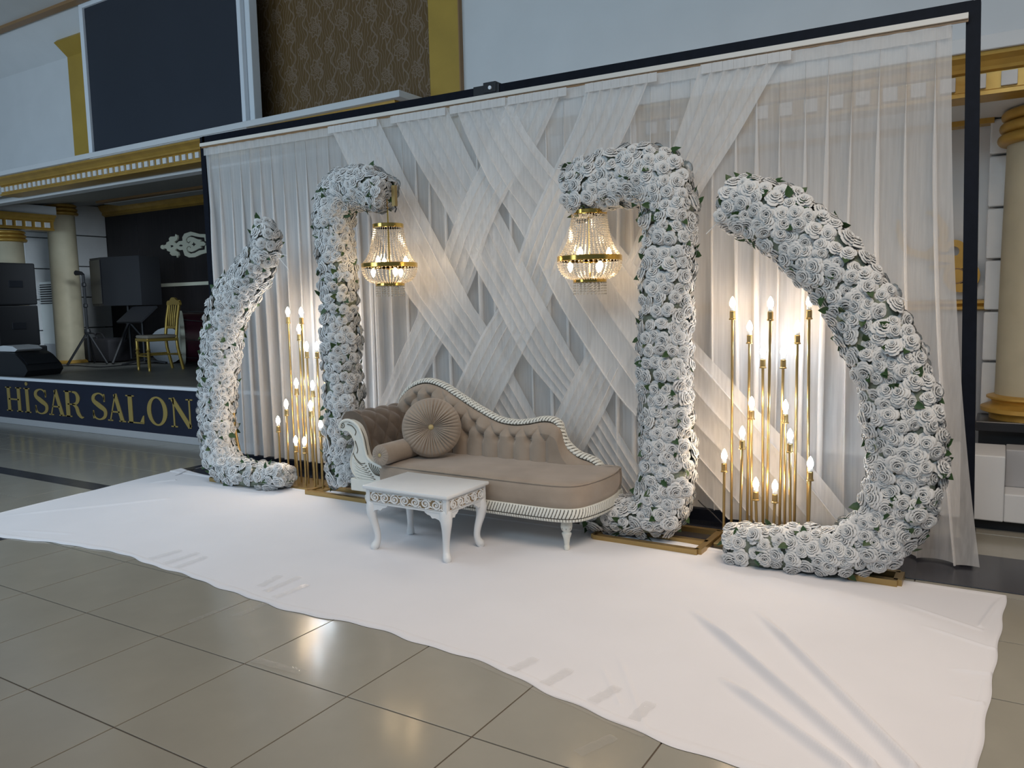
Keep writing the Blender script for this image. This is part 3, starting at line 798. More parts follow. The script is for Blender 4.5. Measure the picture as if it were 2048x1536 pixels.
for q_ in curve_strip([tuple(ep(x, y).xz) for x, y in ((1850, 512), (1880, 490), (1888, 460), (1870, 430), (1852, 425))], [.05, .06, .06, .04, .02]): b.prism(q_, EY - .02, EY + .02)
b.build('scroll', 'gold_paint', t)
EY += .002
b = MB()
for q_ in curve_strip([tuple(ep(x, y).xz) for x, y in ((1940, 530), (1905, 532), (1858, 535))], [.02, .02, .03]): b.prism(q_, EY - .02, EY + .02)
b.build('scroll', 'gold_paint', t)

# ================================================================== the backdrop
FY = 5.22
DP = 5.125          # plane of the drapes
KS = DP / 5.0
zl, zr = at(402, 276, FY).z - .033, at(1950, 3, FY).z - .033
xl, xr = at(410, 283, FY).x, at(1947, 20, FY).x
xrb = at(1935, 1060, FY).x
t = thing('backdrop_frame', 'dark steel frame carrying the white draped wedding backdrop', 'frame', ((xl + xr) / 2, FY, 0))
bar(MB(), (xl, FY, .0), (xl, FY, zl + .03), .066, .066, (0, 1, 0)).build('post', 'frame_steel', t)
bar(MB(), (xrb, FY, .0), (xr, FY, zr + .03), .07, .07, (0, 1, 0)).build('post', 'frame_steel', t)
def beam_z(x): return zl + (zr - zl) * (x - xl) / (xr - xl)
bar(MB(), (xl, FY, zl), (xr, FY, zr), .066, .066).build('top_beam', 'frame_steel', t)
zb = at(1417, 1029, FY - .05).z
bar(MB(), (xl, FY - .05, zb), (xrb, FY - .05, zb), .05, .075).build('bottom_beam', 'frame_steel', t)
for x in (xl, xrb):
    bar(MB(), (x, FY - .02, .02), (x, FY + .55, .02), .06, .04).build('foot', 'frame_steel', t)
    MB().tube([(x, FY + .5, .03), (x, FY + .03, .9)], .012, 6).build('strut', 'frame_steel', t)
cl = at(972, 176, FY - .04)
brk = MB(); M = Matrix.Translation((cl.x, FY, beam_z(cl.x))) @ Matrix.Rotation(math.atan2(zl - zr, xr - xl), 4, 'Y')
brk.box(-.115, .115, -.042, .04, -.035, .040, M, .003); brk.box(-.02, .09, -.05, .042, -.02, .056, M, .003)
br = brk.build('bracket', 'black', t)
MB().lathe([(.014, 0), (.014, .012)], (0, 0, 0), 10, M @ Matrix.Translation((.045, -.05, .012)) @ Matrix.Rotation(PI / 2, 4, 'X')).build('bolt', 'aluminium', br)
# curtain rail
t = thing('curtain_rail', 'slim cream curtain rail under the dark top beam', 'rail', ((xl + xr) / 2, FY - .05, zl - .06))
bar(MB(), (xl + .02, FY - .055, zl - .055), (xr - .02, FY - .055, zr - .055), .05, .03).build('track', 'rail_white', t)
bar(MB(), (xl + .02, FY - .06, zl - .078), (xr - .02, FY - .06, zr - .078), .008, .012).build('groove', 'brown_strip', t)

def sfold(u, n, c, ph):
    """pleat: returns shifted u and depth (-1..1)"""
    a = 2 * PI * n * u + ph
    return u + c / n * math.sin(a), math.cos(a)
def curtain(name, label, m, x0, x1, npl, hem, seed, flare=None, amp=.040):
    rnd = random.Random(seed); jit = [rnd.uniform(-.75, .75) for _ in range(npl + 2)]; am = [rnd.uniform(.35, 1.4) for _ in range(npl + 2)]
    nu = npl * 14; nv = 16
    def fn(u, v):
        k = u * npl; i = int(min(k, npl - 1)); f = k - i
        j = jit[i] * (1 - f) + jit[i + 1] * f; a_ = am[i] * (1 - f) + am[i + 1] * f
        ph = j * (0.4 + .6 * v) * 2
        uu, d = sfold(u, npl, .14 + .15 * min(1, v * 4), ph)
        x = x0 + (x1 - x0) * uu
        z0 = beam_z(x) - .085; z1 = hem(x)
        z = z0 + (z1 - z0) * v
        y = FY - .035 + amp * a_ * d * (.25 + .75 * min(1, v * 3)) - .01
        x += .015 * math.sin(3 * v + i) * v
        if flare: dx, dy = flare(u, v); x += dx; y += dy
        return (x, y, z)
    o = MB().grid(fn, nu, nv).build(name, m, None, 180)
    return tag(o, label, 'curtain')
xm1, xm2 = -4.55, -2.25
curtain('sheer_curtain', 'left sheer white curtain panel falling behind the small rose crescent', 'voile_back', xl + .05, xm1 + .05, 15, lambda x: .12, 1)
curtain('sheer_curtain', 'middle sheer white curtain panel behind the woven diagonal drapes', 'voile_back', xm1 - .03, xm2 + .05, 16, lambda x: .12, 2)
def fl(u, v):
    w_ = max(0, (u - .72) / .28); e = v ** 2.2
    return (.22 * w_ * e, -.20 * w_ * e)
curtain('sheer_curtain', 'right sheer white curtain panel trailing on the floor beside the post', 'voile_right', xm2 - .03, xr - .10, 14,
        lambda x: .12 - .10 * max(0, min(1, (x + 1.25) / .4)) ** 1.5, 3, fl, .030)
# gathered header band at the top of the curtain
o = MB(); o.grid(lambda u, v: (xl + .05 + (xr - .15 - xl) * u, FY - .062 + .004 * math.sin(u * 300), beam_z(xl + .05 + (xr - .15 - xl) * u) - .085 - .07 * v), 420, 1)
tag(o.build('curtain_header', 'voile_right', None, 180), 'gathered pale header band along the top of the sheer curtain', 'curtain')

def edge(pts):
    s = smooth_path([(max(.05, CAM_H + (z - CAM_H) * KS), x * KS) for x, z in pts], 6)
    return sorted(s)
def drape(label, L, R_, depth, npl, seed):
    rnd = random.Random(seed); eL, eR = edge(L), edge(R_)
    zt = min(eL[-1][0], eR[-1][0]); zbm = max(eL[0][0], eR[0][0])
    zt = min(zt, beam_z((eL[-1][1] + eR[-1][1]) / 2) - .088)
    dep = sorted(depth); ph0 = rnd.uniform(0, 6)
    wob = [(rnd.uniform(3, 7), rnd.uniform(0, 6)) for _ in range(3)]
    def yoff(z):
        if z <= dep[0][0]: return dep[0][1]
        for (a, va), (b, vb) in zip(dep, dep[1:]):
            if z <= b:
                t_ = (z - a) / (b - a); t_ = t_ * t_ * (3 - 2 * t_); return va + (vb - va) * t_
        return dep[-1][1]
    head = at_top = (eL[-1][1], eR[-1][1])
    def fn(u, v):
        z = zt + (zbm - zt) * v
        a, b = interp(eL, z), interp(eR, z)
        cc_ = .08 + .09 * min(1, v * 6) * (1 + .6 * math.sin(7 * u + wob[2][1]))
        uu, d = sfold(u * .94 + .03, npl, cc_, ph0 + .5 * math.sin(wob[0][0] * v * .3 + wob[0][1]))
        e2 = .010 * math.sin(u * 7 + wob[1][1] + wob[1][0] * v * .35)
        uu = min(1, max(0, uu + e2 * min(1, v * 4)))
        x = a + (b - a) * uu
        zz = z + (beam_z(x) - beam_z((a + b) / 2)) * max(0, 1 - v * 3)
        return (x, DP - .038 * yoff(z) + .011 * d, zz)
    o = MB().grid(fn, npl * 12, 44).build('diagonal_drape', 'voile_drape', None, 180)
    tag(o, label, 'drape', 'woven diagonal drapes')
    a, b = head; n = npl + 2
    h = MB()
    for k in range(n):
        x0 = a + (b - a) * k / n; x1 = a + (b - a) * (k + 1) / n - .002
        h.box(x0, x1, DP - .013, DP - .009 + .002 * (k % 2), beam_z(x0) - .148, beam_z(x1) - .090)
    h.build('header_tape', 'tape_header', o)
    return o
OV, UN = 1.0, 0.0
drape('leftmost drape sloping down right, passing behind the left chandelier',
      [(-4.82, 3.02), (-4.58, 2.61), (-4.07, 1.70), (-3.92, 1.51), (-3.76, 1.29), (-3.53, 1.02), (-3.2, .6), (-2.85, .12)],
      [(-4.29, 3.02), (-4.03, 2.54), (-3.73, 2.06), (-3.54, 1.75), (-3.39, 1.5), (-3.31, 1.39), (-2.9, .72), (-2.52, .12)],
      [(.3, UN), (.85, UN), (1.2, UN), (1.55, OV), (1.8, OV), (3, UN)], 5, 11)
drape('second drape from the left among those sloping down right',
      [(-4.15, 3.02), (-3.93, 2.65), (-3.71, 2.33), (-3.57, 2.10), (-3.26, 1.62), (-2.98, 1.16), (-2.66, .78), (-2.46, .5), (-2.16, .12)],
      [(-3.62, 3.02), (-3.42, 2.62), (-3.13, 2.12), (-2.77, 1.49), (-2.54, 1.11), (-2.32, .75), (-2.09, .4), (-1.90, .12)],
      [(.3, UN), (.85, UN), (1.15, OV), (1.75, OV), (2.1, UN), (2.4, UN), (3, UN)], 5, 12)
drape('third drape from the left, sloping down right to the bulb stand',
      [(-3.58, 3.02), (-3.38, 2.63), (-3.23, 2.34), (-2.99, 1.97), (-2.73, 1.54), (-2.51, 1.21), (-2.28, .89), (-2.05, .66), (-1.8, .4), (-1.52, .12)],
      [(-3.09, 3.02), (-2.87, 2.68), (-2.71, 2.48), (-2.4, 2.13), (-2.1, 1.77), (-1.71, 1.3), (-1.44, 1.02), (-1.16, .72), (-.93, .48), (-.64, .12)],
      [(.3, UN), (.9, OV), (1.55, OV), (1.9, UN), (2.2, UN), (2.45, OV), (2.75, OV), (2.98, UN)], 5, 13)
drape('steepest crossing drape sloping down left, ending behind the sofa arm',
      [(-3.07, 3.02), (-3.36, 2.53), (-3.66, 1.98), (-3.95, 1.51), (-4.42, .72), (-4.78, .12)],
      [(-2.60, 3.02), (-2.82, 2.65), (-3.16, 2.18), (-3.45, 1.62), (-3.73, 1.2), (-4.01, .78), (-4.38, .12)],
      [(.3, UN), (1.3, UN), (1.75, UN), (2.05, OV), (2.35, OV), (2.6, UN), (3, UN)], 5, 14)
drape('middle drape sloping down left between the two chandeliers',
      [(-2.46, 3.02), (-2.55, 2.75), (-2.71, 2.46), (-2.9, 2.13), (-3.0, 1.91), (-3.22, 1.51), (-3.6, .91), (-4.02, .12)],
      [(-1.95, 3.02), (-2.17, 2.56), (-2.45, 2.08), (-2.70, 1.62), (-2.97, 1.14), (-3.24, .7), (-3.56, .12)],
      [(.3, UN), (.8, OV), (1.3, OV), (1.5, UN), (1.65, UN), (1.95, OV), (2.4, OV), (3, UN)], 6, 15)
drape('rightmost drape, sloping down left behind the tall rose pillar',
      [(-1.66, 3.02), (-1.85, 2.51), (-2.16, 1.83), (-2.49, 1.16), (-2.72, .73), (-3.05, .12)],
      [(-1.12, 3.02), (-1.42, 2.55), (-1.74, 2.07), (-2.02, 1.45), (-2.28, .87), (-2.50, .48), (-2.72, .12)],
      [(.3, OV), (.95, OV), (1.2, UN), (1.5, UN), (2.0, UN), (3, UN)], 6, 16)

# ================================================================== roses
def rose_mesh(seed):
    rnd = random.Random(seed); b = MB()
    rings = [(5, .30, 1.00, .02, .30, -.10, 1.30), (5, .24, .80, .10, .48, .02, 1.32), (4, .18, .60, .16, .62, .10, 1.35), (3, .10, .40, .20, .72, .20, 1.5), (3, .05, .22, .22, .74, .30, 1.6)]
    for ri, (n, r0, r1, z0, zm, curl, wd) in enumerate(rings):
        off = rnd.uniform(0, 6)
        for k in range(n):
            a0 = off + 2 * PI * k / n + rnd.uniform(-.1, .1); half = PI / n * wd; rs = rnd.uniform(.9, 1.08); zs = rnd.uniform(-.04, .05)
            nu, nv = 4, 3
            def fn(u, v):
                s = (u - .5) * 2
                edge_ = 1 - .16 * s * s * v - (.10 if abs(s) > .9 else 0) * v
                rad = (r0 + (r1 - r0) * (v ** .8)) * edge_ * rs
                a = a0 + s * half * (.55 + .45 * math.sin(v * PI * .6))
                z = z0 + (zm - z0) * math.sin(min(1, v * 1.25) * PI / 2) - (.22 - curl * .6) * max(0, v - .66) * 1.6 + zs * v + .03 * s * (1 if k % 2 else -1)
                return (rad * math.cos(a), rad * math.sin(a), z)
            b.grid(fn, nu, nv)
    b.lathe([(.16, -.12), (.45, -.06), (.5, .06), (.3, .16)], (0, 0, 0), 7)
    return b
rose_b = [rose_mesh(s) for s in range(5)]
rose_me = [b.mesh('rose', 'rose', 180) for b in rose_b]
lb = MB()
lb.add([(0, 0, 0), (.35, .42, .10), (.35, -.42, .10), (.62, 0, -.03), (.75, .33, .12), (.75, -.33, .12), (1.25, 0, .05)],
       [(0, 3, 1), (0, 2, 3), (1, 3, 4), (2, 5, 3), (3, 6, 4), (3, 5, 6)])
leaf_me = lb.mesh('leaf', 'leaf', 180)

SPC = .074
def frames(path):
    """resample an (x, z, a, b) path; steps shrink where the path bends so that the outer side stays covered"""
    pts = smooth_path(path, 40); out = [pts[0]]; acc = 0
    for i in range(1, len(pts)):
        p, q = pts[i - 1], pts[i]; acc += math.hypot(q[0] - p[0], q[1] - p[1])
        o_, n_ = pts[max(0, i - 12)], pts[min(len(pts) - 1, i + 12)]
        a0 = math.atan2(q[1] - o_[1], q[0] - o_[0]); a1 = math.atan2(n_[1] - q[1], n_[0] - q[0])
        turn = abs((a1 - a0 + PI) % (2 * PI) - PI); ln = (math.hypot(q[0] - o_[0], q[1] - o_[1]) + math.hypot(n_[0] - q[0], n_[1] - q[1])) / 2 or 1
        k = min(1.0, turn / ln * q[2])
        if acc >= .066 / (1 + .75 * k): out.append(q); acc = 0
    return out
def rose_arch(name, label, path, Y, base, seed, rose_r=.046, leaf_n=60, endcaps=(True, True)):
    rnd = random.Random(seed)
    pts = frames(path)
    x0 = sum(p[0] for p in pts) / len(pts)
    t = thing(name, label, 'flower arch', (x0, Y, 0), 'rose covered stands')
    core = MB(); sp_ = []
    # foam core
    n = 16; vs = []
    m = len(pts)
    def sup(a_, ex=.55):
        c, s = math.cos(a_), math.sin(a_)
        return math.copysign(abs(c) ** ex, c), math.copysign(abs(s) ** ex, s)
    roses = []
    for i, (x, z, a, b) in enumerate(pts):
        p0, p1 = pts[max(i - 1, 0)], pts[min(i + 1, m - 1)]
        tx, tz = p1[0] - p0[0], p1[1] - p0[1]; l = math.hypot(tx, tz); tx /= l; tz /= l
        nx, nz = -tz, tx
        for k in range(n):
            cx_, sy_ = sup(2 * PI * k / n)
            vs.append((x + nx * a * cx_, Y + b * sy_, z + nz * a * cx_))
        sam = [sup(2 * PI * q_ / 72, .62) for q_ in range(73)]; cum = [0]
        for p_, q_ in zip(sam, sam[1:]): cum.append(cum[-1] + math.hypot((q_[0] - p_[0]) * a, (q_[1] - p_[1]) * b))
        per = cum[-1] * 1.12
        cnt = max(5, int(round(per / SPC)))
        for k in range(cnt):
            tgt = ((k + .5 * (i % 2) + rnd.uniform(-.22, .22)) / cnt % 1.0) * cum[-1]
            q_ = next(j for j in range(72) if cum[j + 1] >= tgt - 1e-9); f_ = (tgt - cum[q_]) / max(1e-9, cum[q_ + 1] - cum[q_])
            cx_, sy_ = sam[q_][0] + (sam[q_ + 1][0] - sam[q_][0]) * f_, sam[q_][1] + (sam[q_ + 1][1] - sam[q_][1]) * f_; ds = rnd.uniform(-.022, .022)
            ln = Vector((nx * cx_ / a * .15, sy_ / b * .15, nz * cx_ / a * .15)).normalized()
            P = Vector((x + nx * a * cx_ + tx * ds, Y + b * sy_, z + nz * a * cx_ + tz * ds))
            roses.append((P, ln))
    for ei, side in ((0, -1), (m - 1, 1)):     # close the ends
        if not endcaps[0 if ei == 0 else 1]: continue
        x, z, a, b = pts[ei]; p0, p1 = pts[max(ei - 1, 0)], pts[min(ei + 1, m - 1)]
        tx, tz = p1[0] - p0[0], p1[1] - p0[1]; l = math.hypot(tx, tz); tx, tz = tx / l * side, tz / l * side
        nx, nz = -tz, tx
        for ca in (-.6, 0, .6):
            for sb in (-.6, 0, .6):
                roses.append((Vector((x + nx * a * ca + tx * .015, Y + b * sb, z + nz * a * ca + tz * .015)),
                              Vector((tx + nx * ca * .5, sb * .5, tz + nz * ca * .5)).normalized()))
    fs = []
    for i in range(m - 1):
        for k in range(n): fs.append((i * n + k, i * n + (k + 1) % n, (i + 1) * n + (k + 1) % n, (i + 1) * n + k))
    fs.append(tuple(range(n))); fs.append(tuple((m - 1) * n + k for k in range(n)))
    core.add(vs, fs); core.build('foam_core', 'foam', t)
    placed = []
    for P, nrm in roses:
        if P.z < .04: continue
        nn = (nrm + Vector((rnd.uniform(-.38, .38), rnd.uniform(-.38, .38), rnd.uniform(-.38, .38)))).normalized()
        s = rose_r * rnd.uniform(.82, 1.18)
        q_ = nn.to_track_quat('Z', 'Y') @ Quaternion((0, 0, 1), rnd.uniform(0, 6.28))
        M = Matrix.Translation(P + nrm * rnd.uniform(-.012, .014)) @ q_.to_matrix().to_4x4() @ Matrix.Scale(s, 4)
        face = nrm.dot((CAM - P).normalized())
        placed.append((face, M, rnd.randrange(5)))
    placed.sort(key=lambda a: -a[0])
    for face, M, k in placed[:300]: inst('rose', rose_me[k], t, M)
    st = MB()
    for face, M, k in placed[300:]:
        st.add([M @ Vector(v) for v in rose_b[k].v], rose_b[k].f)
    if st.v: st.build('rose_cluster', 'rose', t, 180, kind='stuff')
    for _ in range(leaf_n):
        P, nrm = roses[rnd.randrange(len(roses))]
        if P.z < .06 or nrm.dot((CAM - P).normalized()) < -.35: continue
        tan = nrm.cross(Vector((rnd.uniform(-1, 1), rnd.uniform(-1, 1), rnd.uniform(-1, 1)))).normalized()
        d = (tan * .85 + nrm * rnd.uniform(.25, .75)).normalized()
        up_ = nrm - d * nrm.dot(d); up_.normalize(); sd = up_.cross(d)
        s = rnd.uniform(.038, .06)
        Pl = P + nrm * rnd.uniform(.005, .02) + tan * .02
        inst('leaf', leaf_me, t, Matrix(((d.x * s, sd.x * s, up_.x * s, Pl.x), (d.y * s, sd.y * s, up_.y * s, Pl.y), (d.z * s, sd.z * s, up_.z * s, Pl.z), (0, 0, 0, 1))))
    base(t)
    return t

def gold_base(x0, x1, y0, y1, bars=()):
    def f(t):
        for a in (((x0, y0, .02), (x1, y0, .02)), ((x0, y1, .02), (x1, y1, .02)), ((x0, y0, .02), (x0, y1, .02)), ((x1, y0, .02), (x1, y1, .02))):
            bar(MB(), Vector(a[0]) , Vector(a[1]), .042, .036).build('base_bar', 'gold_tube', t)
        for y in bars: bar(MB(), (x0, y, .02), (x1, y, .02), .04, .036).build('base_bar', 'gold_tube', t)
    return f
Q = lambda x, y, Y, a, b: (at(x, y, Y).x, at(x, y, Y).z, a, b)
def hoop(pts, Y, r=.016):
    def f(t):
        MB().tube([tuple(at(x, y, Y)) for x, y in smooth_path(pts, 8)], r, 8).build('hoop', 'gold_tube', t, 60)
    return f
def stems(segs, Y):
    def f(t):
        for a, b in segs: MB().tube([tuple(at(*a, Y)), tuple(at(*b, Y - .02))], .0022, 5).build('stem', 'stem_white', t)
    return f
def both(*fs):
    def f(t):
        for g_ in fs: g_(t)
    return f
YA = 4.62
rose_arch('rose_arch', 'slim rose crescent at the left end of the backdrop, tip pointing up',
    [Q(527, 452, YA, .05, .05), Q(533, 480, YA, .09, .08), Q(512, 535, YA, .12, .10), Q(475, 585, YA, .15, .11), Q(450, 640, YA, .15, .11), Q(440, 710, YA, .14, .11), Q(434, 790, YA, .13, .11), Q(436, 860, YA, .12, .11), Q(446, 920, YA, .12, .11), Q(480, 945, YA, .10, .11), Q(530, 952, YA, .085, .10), Q(572, 950, YA, .06, .08)],
    YA, both(gold_base(at(432, 962, YA).x, at(500, 975, YA).x, YA - .05, YA + .06), hoop([(466, 700), (465, 780), (470, 860), (485, 925), (500, 955)], YA + .08), stems((((545, 500), (577, 539)), ((548, 505), (573, 511)), ((522, 450), (520, 424))), YA)), 21, .053, 170)
YB = 4.70
bx = -4.50
rose_arch('rose_arch', 'rose pillar left of the sofa with a hooked top holding a chandelier',
    [(bx + .49, 2.37, .11, .105), (bx + .36, 2.42, .125, .11), (bx + .22, 2.44, .13, .11), (bx + .05, 2.40, .13, .11), (bx - .02, 2.22, .115, .11), (bx, 1.9, .11, .11), (bx, 1.3, .115, .11), (bx, .7, .125, .115), (bx + .01, .25, .14, .12), (bx + .04, .15, .12, .12)],
    YB, both(gold_base(-4.86, -4.2, 4.6, 5.0, (4.8,)), lambda t: bar(MB(), (bx + .6, YB, 2.42), (bx + .6, YB, 2.27), .03, .03, (0, 1, 0)).build('hook_bar', 'gold_tube', t),
             lambda t: MB().tube([(bx + .6, YB, 2.27), (bx + .615, YB, 2.25), (bx + .60, YB, 2.225)], .005, 6).build('hook', 'black', t)), 22, .053, 170)
YC = 4.72
cx_ = -1.80
rose_arch('rose_arch', 'rose pillar right of the sofa with an overhanging arm and a foot of roses',
    [(cx_ - .61, 2.24, .14, .12), (cx_ - .45, 2.28, .15, .12), (cx_ - .22, 2.30, .15, .12), (cx_ - .03, 2.27, .15, .12), (cx_ + .03, 2.08, .135, .12), (cx_ + .02, 1.7, .13, .12), (cx_, 1.2, .13, .12), (cx_ + .01, .7, .135, .12), (cx_ + .01, .36, .14, .125), (cx_ - .06, .19, .125, .125), (cx_ - .26, .145, .085, .12), (cx_ - .5, .125, .075, .11)],
    YC, gold_base(-2.22, -1.53, 4.55, 5.0, (4.74,)), 23, .053, 190)
YD = 4.58
rose_arch('rose_arch', 'big rose crescent at the right end of the backdrop, curling round the bulb stand',
    [Q(1462, 410, YD, .11, .10), Q(1520, 420, YD, .145, .11), Q(1590, 465, YD, .15, .11), Q(1660, 530, YD, .145, .11), Q(1715, 600, YD, .145, .11), Q(1755, 675, YD, .15, .11), Q(1788, 760, YD, .155, .115), Q(1808, 850, YD, .16, .12), Q(1812, 930, YD, .155, .12), Q(1798, 1005, YD, .15, .12), Q(1755, 1070, YD, .13, .12), Q(1680, 1100, YD, .105, .12), Q(1580, 1099, YD, .10, .115), Q(1490, 1094, YD, .10, .11), Q(1462, 1092, YD, .09, .10)],
    YD, both(gold_base(-.68, at(1795, 1160, YD - .05).x, YD - .05, YD + .1), hoop([(1770, 800), (1762, 880), (1745, 960), (1722, 1030), (1700, 1080)], YD + .06, .018), stems((((1450, 430), (1412, 468)), ((1790, 590), (1815, 602))), YD)), 24, .053, 210)

# ================================================================== chandeliers
def chandelier(label, cx, cy, zt, s=1.0):
    t = thing('chandelier', label, 'chandelier', (cx, cy, zt), 'crystal basket chandeliers')
    Z = lambda d: zt - d * s
    r1, r2, r3 = .112 * s, .207 * s, .105 * s
    def ringband(r, z, h):
        MB().lathe([(r, z), (r + .004, z + .003), (r + .004, z + h - .003), (r, z + h), (r - .008, z + h), (r - .008, z), (r, z)], (cx, cy, 0), 40).build('ring', 'gold_bright', t, 40)
    ringband(r1, Z(.03), .03); ringband(r2, Z(.325), .034); ringband(r3, Z(.462), .026)
    def bead(b, p, r):
        x, y, z = p
        b.add([(x + r, y, z), (x, y + r, z), (x - r, y, z), (x, y - r, z), (x, y, z + r * 1.15), (x, y, z - r * 1.15)],
              [(0, 1, 4), (1, 2, 4), (2, 3, 4), (3, 0, 4), (1, 0, 5), (2, 1, 5), (3, 2, 5), (0, 3, 5)])
    def strands(prof, ns, br, step, nm):
        b = MB()
        path = smooth_path(prof, 8); L = [0]
        for p, q in zip(path, path[1:]): L.append(L[-1] + math.hypot(q[0] - p[0], q[1] - p[1]))
        n = int(L[-1] / step)
        for k in range(ns):
            a = 2 * PI * k / ns
            for i in range(n + 1):
                d = L[-1] * i / n; j = max(m_ for m_ in range(len(L)) if L[m_] <= d + 1e-9); j = min(j, len(path) - 2)
                f = (d - L[j]) / (L[j + 1] - L[j]); r = path[j][0] + (path[j + 1][0] - path[j][0]) * f; z = path[j][1] + (path[j + 1][1] - path[j][1]) * f
                bead(b, (cx + r * math.cos(a), cy + r * math.sin(a), z), br)
        return b.build(nm, 'crystal', t, kind='stuff')
    strands([(r1, Z(.035)), (r1 * 1.08, Z(.10)), (r1 * 1.25, Z(.19)), (r1 * 1.55, Z(.26)), (r2 * .97, Z(.292))], 40, .0066 * s, .0148 * s, 'bead_skirt')
    strands([(r2, Z(.328)), (r2 * .95, Z(.375)), (r2 * .78, Z(.42)), (r3 * 1.05, Z(.44))], 44, .0066 * s, .0148 * s, 'bead_basket')
    strands([(r3, Z(.465)), (r3, Z(.535))], 26, .0062 * s, .0148 * s, 'bead_fringe')
    strands([(r3 * .6, Z(.44)), (r3 * .6, Z(.52))], 12, .006 * s, .0148 * s, 'bead_fringe')
    MB().tube([(cx, cy, Z(-.10)), (cx, cy, Z(.44))], .006, 8).build('rod', 'gold_bright', t)
    b = MB()
    for k in range(4):
        a = PI / 4 + k * PI / 2; b.tube([(cx, cy, Z(.02)), (cx + r1 * math.cos(a), cy + r1 * math.sin(a), Z(.02))], .004, 6)
        b.tube([(cx, cy, Z(.335)), (cx + r2 * math.cos(a), cy + r2 * math.sin(a), Z(.315))], .005, 6)
    b.build('spokes', 'gold_bright', t)
    for k in range(6):
        a = .5 + 2 * PI * k / 6; x, y = cx + .125 * s * math.cos(a), cy + .125 * s * math.sin(a)
        dn = -1 if k % 2 else 1; zm = Z(.318)
        so = MB().lathe([(.012, zm - dn * .012), (.014, zm - dn * .008), (.014, zm + dn * .014)], (x, y, 0), 10).build('socket', 'gold_bright', t, 40)
        MB().lathe([(.006, zm + dn * .014), (.016, zm + dn * .026), (.018, zm + dn * .039), (.013, zm + dn * .059), (.003, zm + dn * .077)], (x, y, 0), 12).build('bulb', 'bulb_chandelier', so, 60)
    for k in range(5):
        MB().tube([(cx + .006 * (k % 2), cy, Z(-.10 - .018 * k)), (cx - .006 * (k % 2), cy, Z(-.118 - .018 * k))], .004, 6).build('chain_link', 'gold_bright', t)
    return t
c1 = at(779, 530, YB); c2 = at(1179, 512, YC)
chandelier('lit crystal chandelier hanging left of the sofa below the hook', c1.x, YB, at(785, 447, YB).z, 1.0)
chandelier('lit crystal chandelier hanging from the overhanging rose arm at right', c2.x, YC, at(1180, 420, YC).z, 1.0)

# ================================================================== bulb stands
POLES = [(-.264, .177, 1.41, 'w'), (-.02, .09, 1.405, 'c'), (.21, .15, 1.41, 'w'), (-.17, .20, 1.26, 'w'), (.12, .20, 1.26, 'w'), (-.07, .20, 1.11, 'c'), (.03, .20, 1.11, 'c'),
         (-.116, .10, .80, 'w'), (.088, .09, .79, 'c'), (-.16, .0, .63, 'w'), (.14, .01, .63, 'c'), (-.26, 0, .48, 'w'), (.24, 0, .475, 'c'), (-.055, .01, .32, 'w'), (.04, 0, .32, 'w')]
pole_cache = {}
def bulb_stand(label, x, y, flip=False):
    t = thing('bulb_stand', label, 'lamp stand', (x, y, 0), 'gold bulb stands')
    b = MB().box(x - .31, x + .29, y - .05, y + .26, .001, .028, c=.004).build('base_plate', 'gold_tube', t)
    for k, (dx, dy, h, tone) in enumerate(POLES):
        px, py = x + dx, y + dy
        lean = .012 * math.sin(k * 2.3)
        p = MB().tube([(px, py, .028), (px + lean, py, h)], .0085, 10).build('pole', 'gold_tube', t, 60)
        px += lean
        so = MB().lathe([(.010, h - .012), (.021, h - .010), (.021, h - .004), (.017, h), (.017, h + .042), (.012, h + .046)], (px, py, 0), 14).build('socket', 'gold_tube', p, 40)
        MB().lathe([(.011, h + .044), (.014, h + .047), (.014, h + .066), (.012, h + .07)], (px, py, 0), 12).build('bulb_cap', 'bulb_base', p, 40)
        MB().lathe([(.010, h + .069), (.0165, h + .078), (.0185, h + .090), (.0165, h + .104), (.010, h + .120), (.004, h + .130), (.001, h + .134)], (px, py, 0), 14).build('bulb', 'bulb_cool' if (tone == 'c') != flip else 'bulb_warm', p, 60)
    return t
bulb_stand('gold stand of lit candle bulbs beside the slim left crescent', -5.045, 4.73, False)
bulb_stand('gold stand of lit candle bulbs inside the big right crescent', -1.19, 4.80, False)

# ================================================================== sofa
sx0, sy0 = -3.05, 4.5
sofa = thing('chaise_sofa', 'carved cream chaise sofa in taupe velvet with tufted back', 'sofa', (sx0, sy0, 0))
plan = [(-3.70, 4.20), (-3.4, 4.185), (-2.9, 4.175), (-2.45, 4.17), (-2.27, 4.185), (-2.18, 4.235), (-2.14, 4.34), (-2.12, 4.50), (-2.125, 4.66), (-2.15, 4.78), (-2.2, 4.85), (-2.6, 4.86), (-3.2, 4.86), (-3.72, 4.86)]
pl_s = smooth_path(plan, 10)
def offs(poly, d):
    n = len(poly); out = []
    for i in range(n):
        a, b = poly[(i - 1) % n], poly[(i + 1) % n]
        dx, dy = b[0] - a[0], b[1] - a[1]; l = math.hypot(dx, dy) or 1
        out.append((poly[i][0] + dy / l * d, poly[i][1] - dx / l * d))
    return out
def rings_mesh(rs, cap=True):
    b = MB(); n = len(rs[0]); vs = [v for r in rs for v in r]; fs = []
    for i in range(len(rs) - 1):
        for k in range(n): fs.append((i * n + k, i * n + (k + 1) % n, (i + 1) * n + (k + 1) % n, (i + 1) * n + k))
    if cap:
        top = (len(rs) - 1) * n
        tt = tess_poly([(v[0], v[1]) for v in rs[-1]]); fs += [tuple(top + i for i in f) for f in tt]
        tt = tess_poly([(v[0], v[1]) for v in rs[0]]); fs += [tuple(i for i in f) for f in tt]
    b.add(vs, fs); return b
cush = []
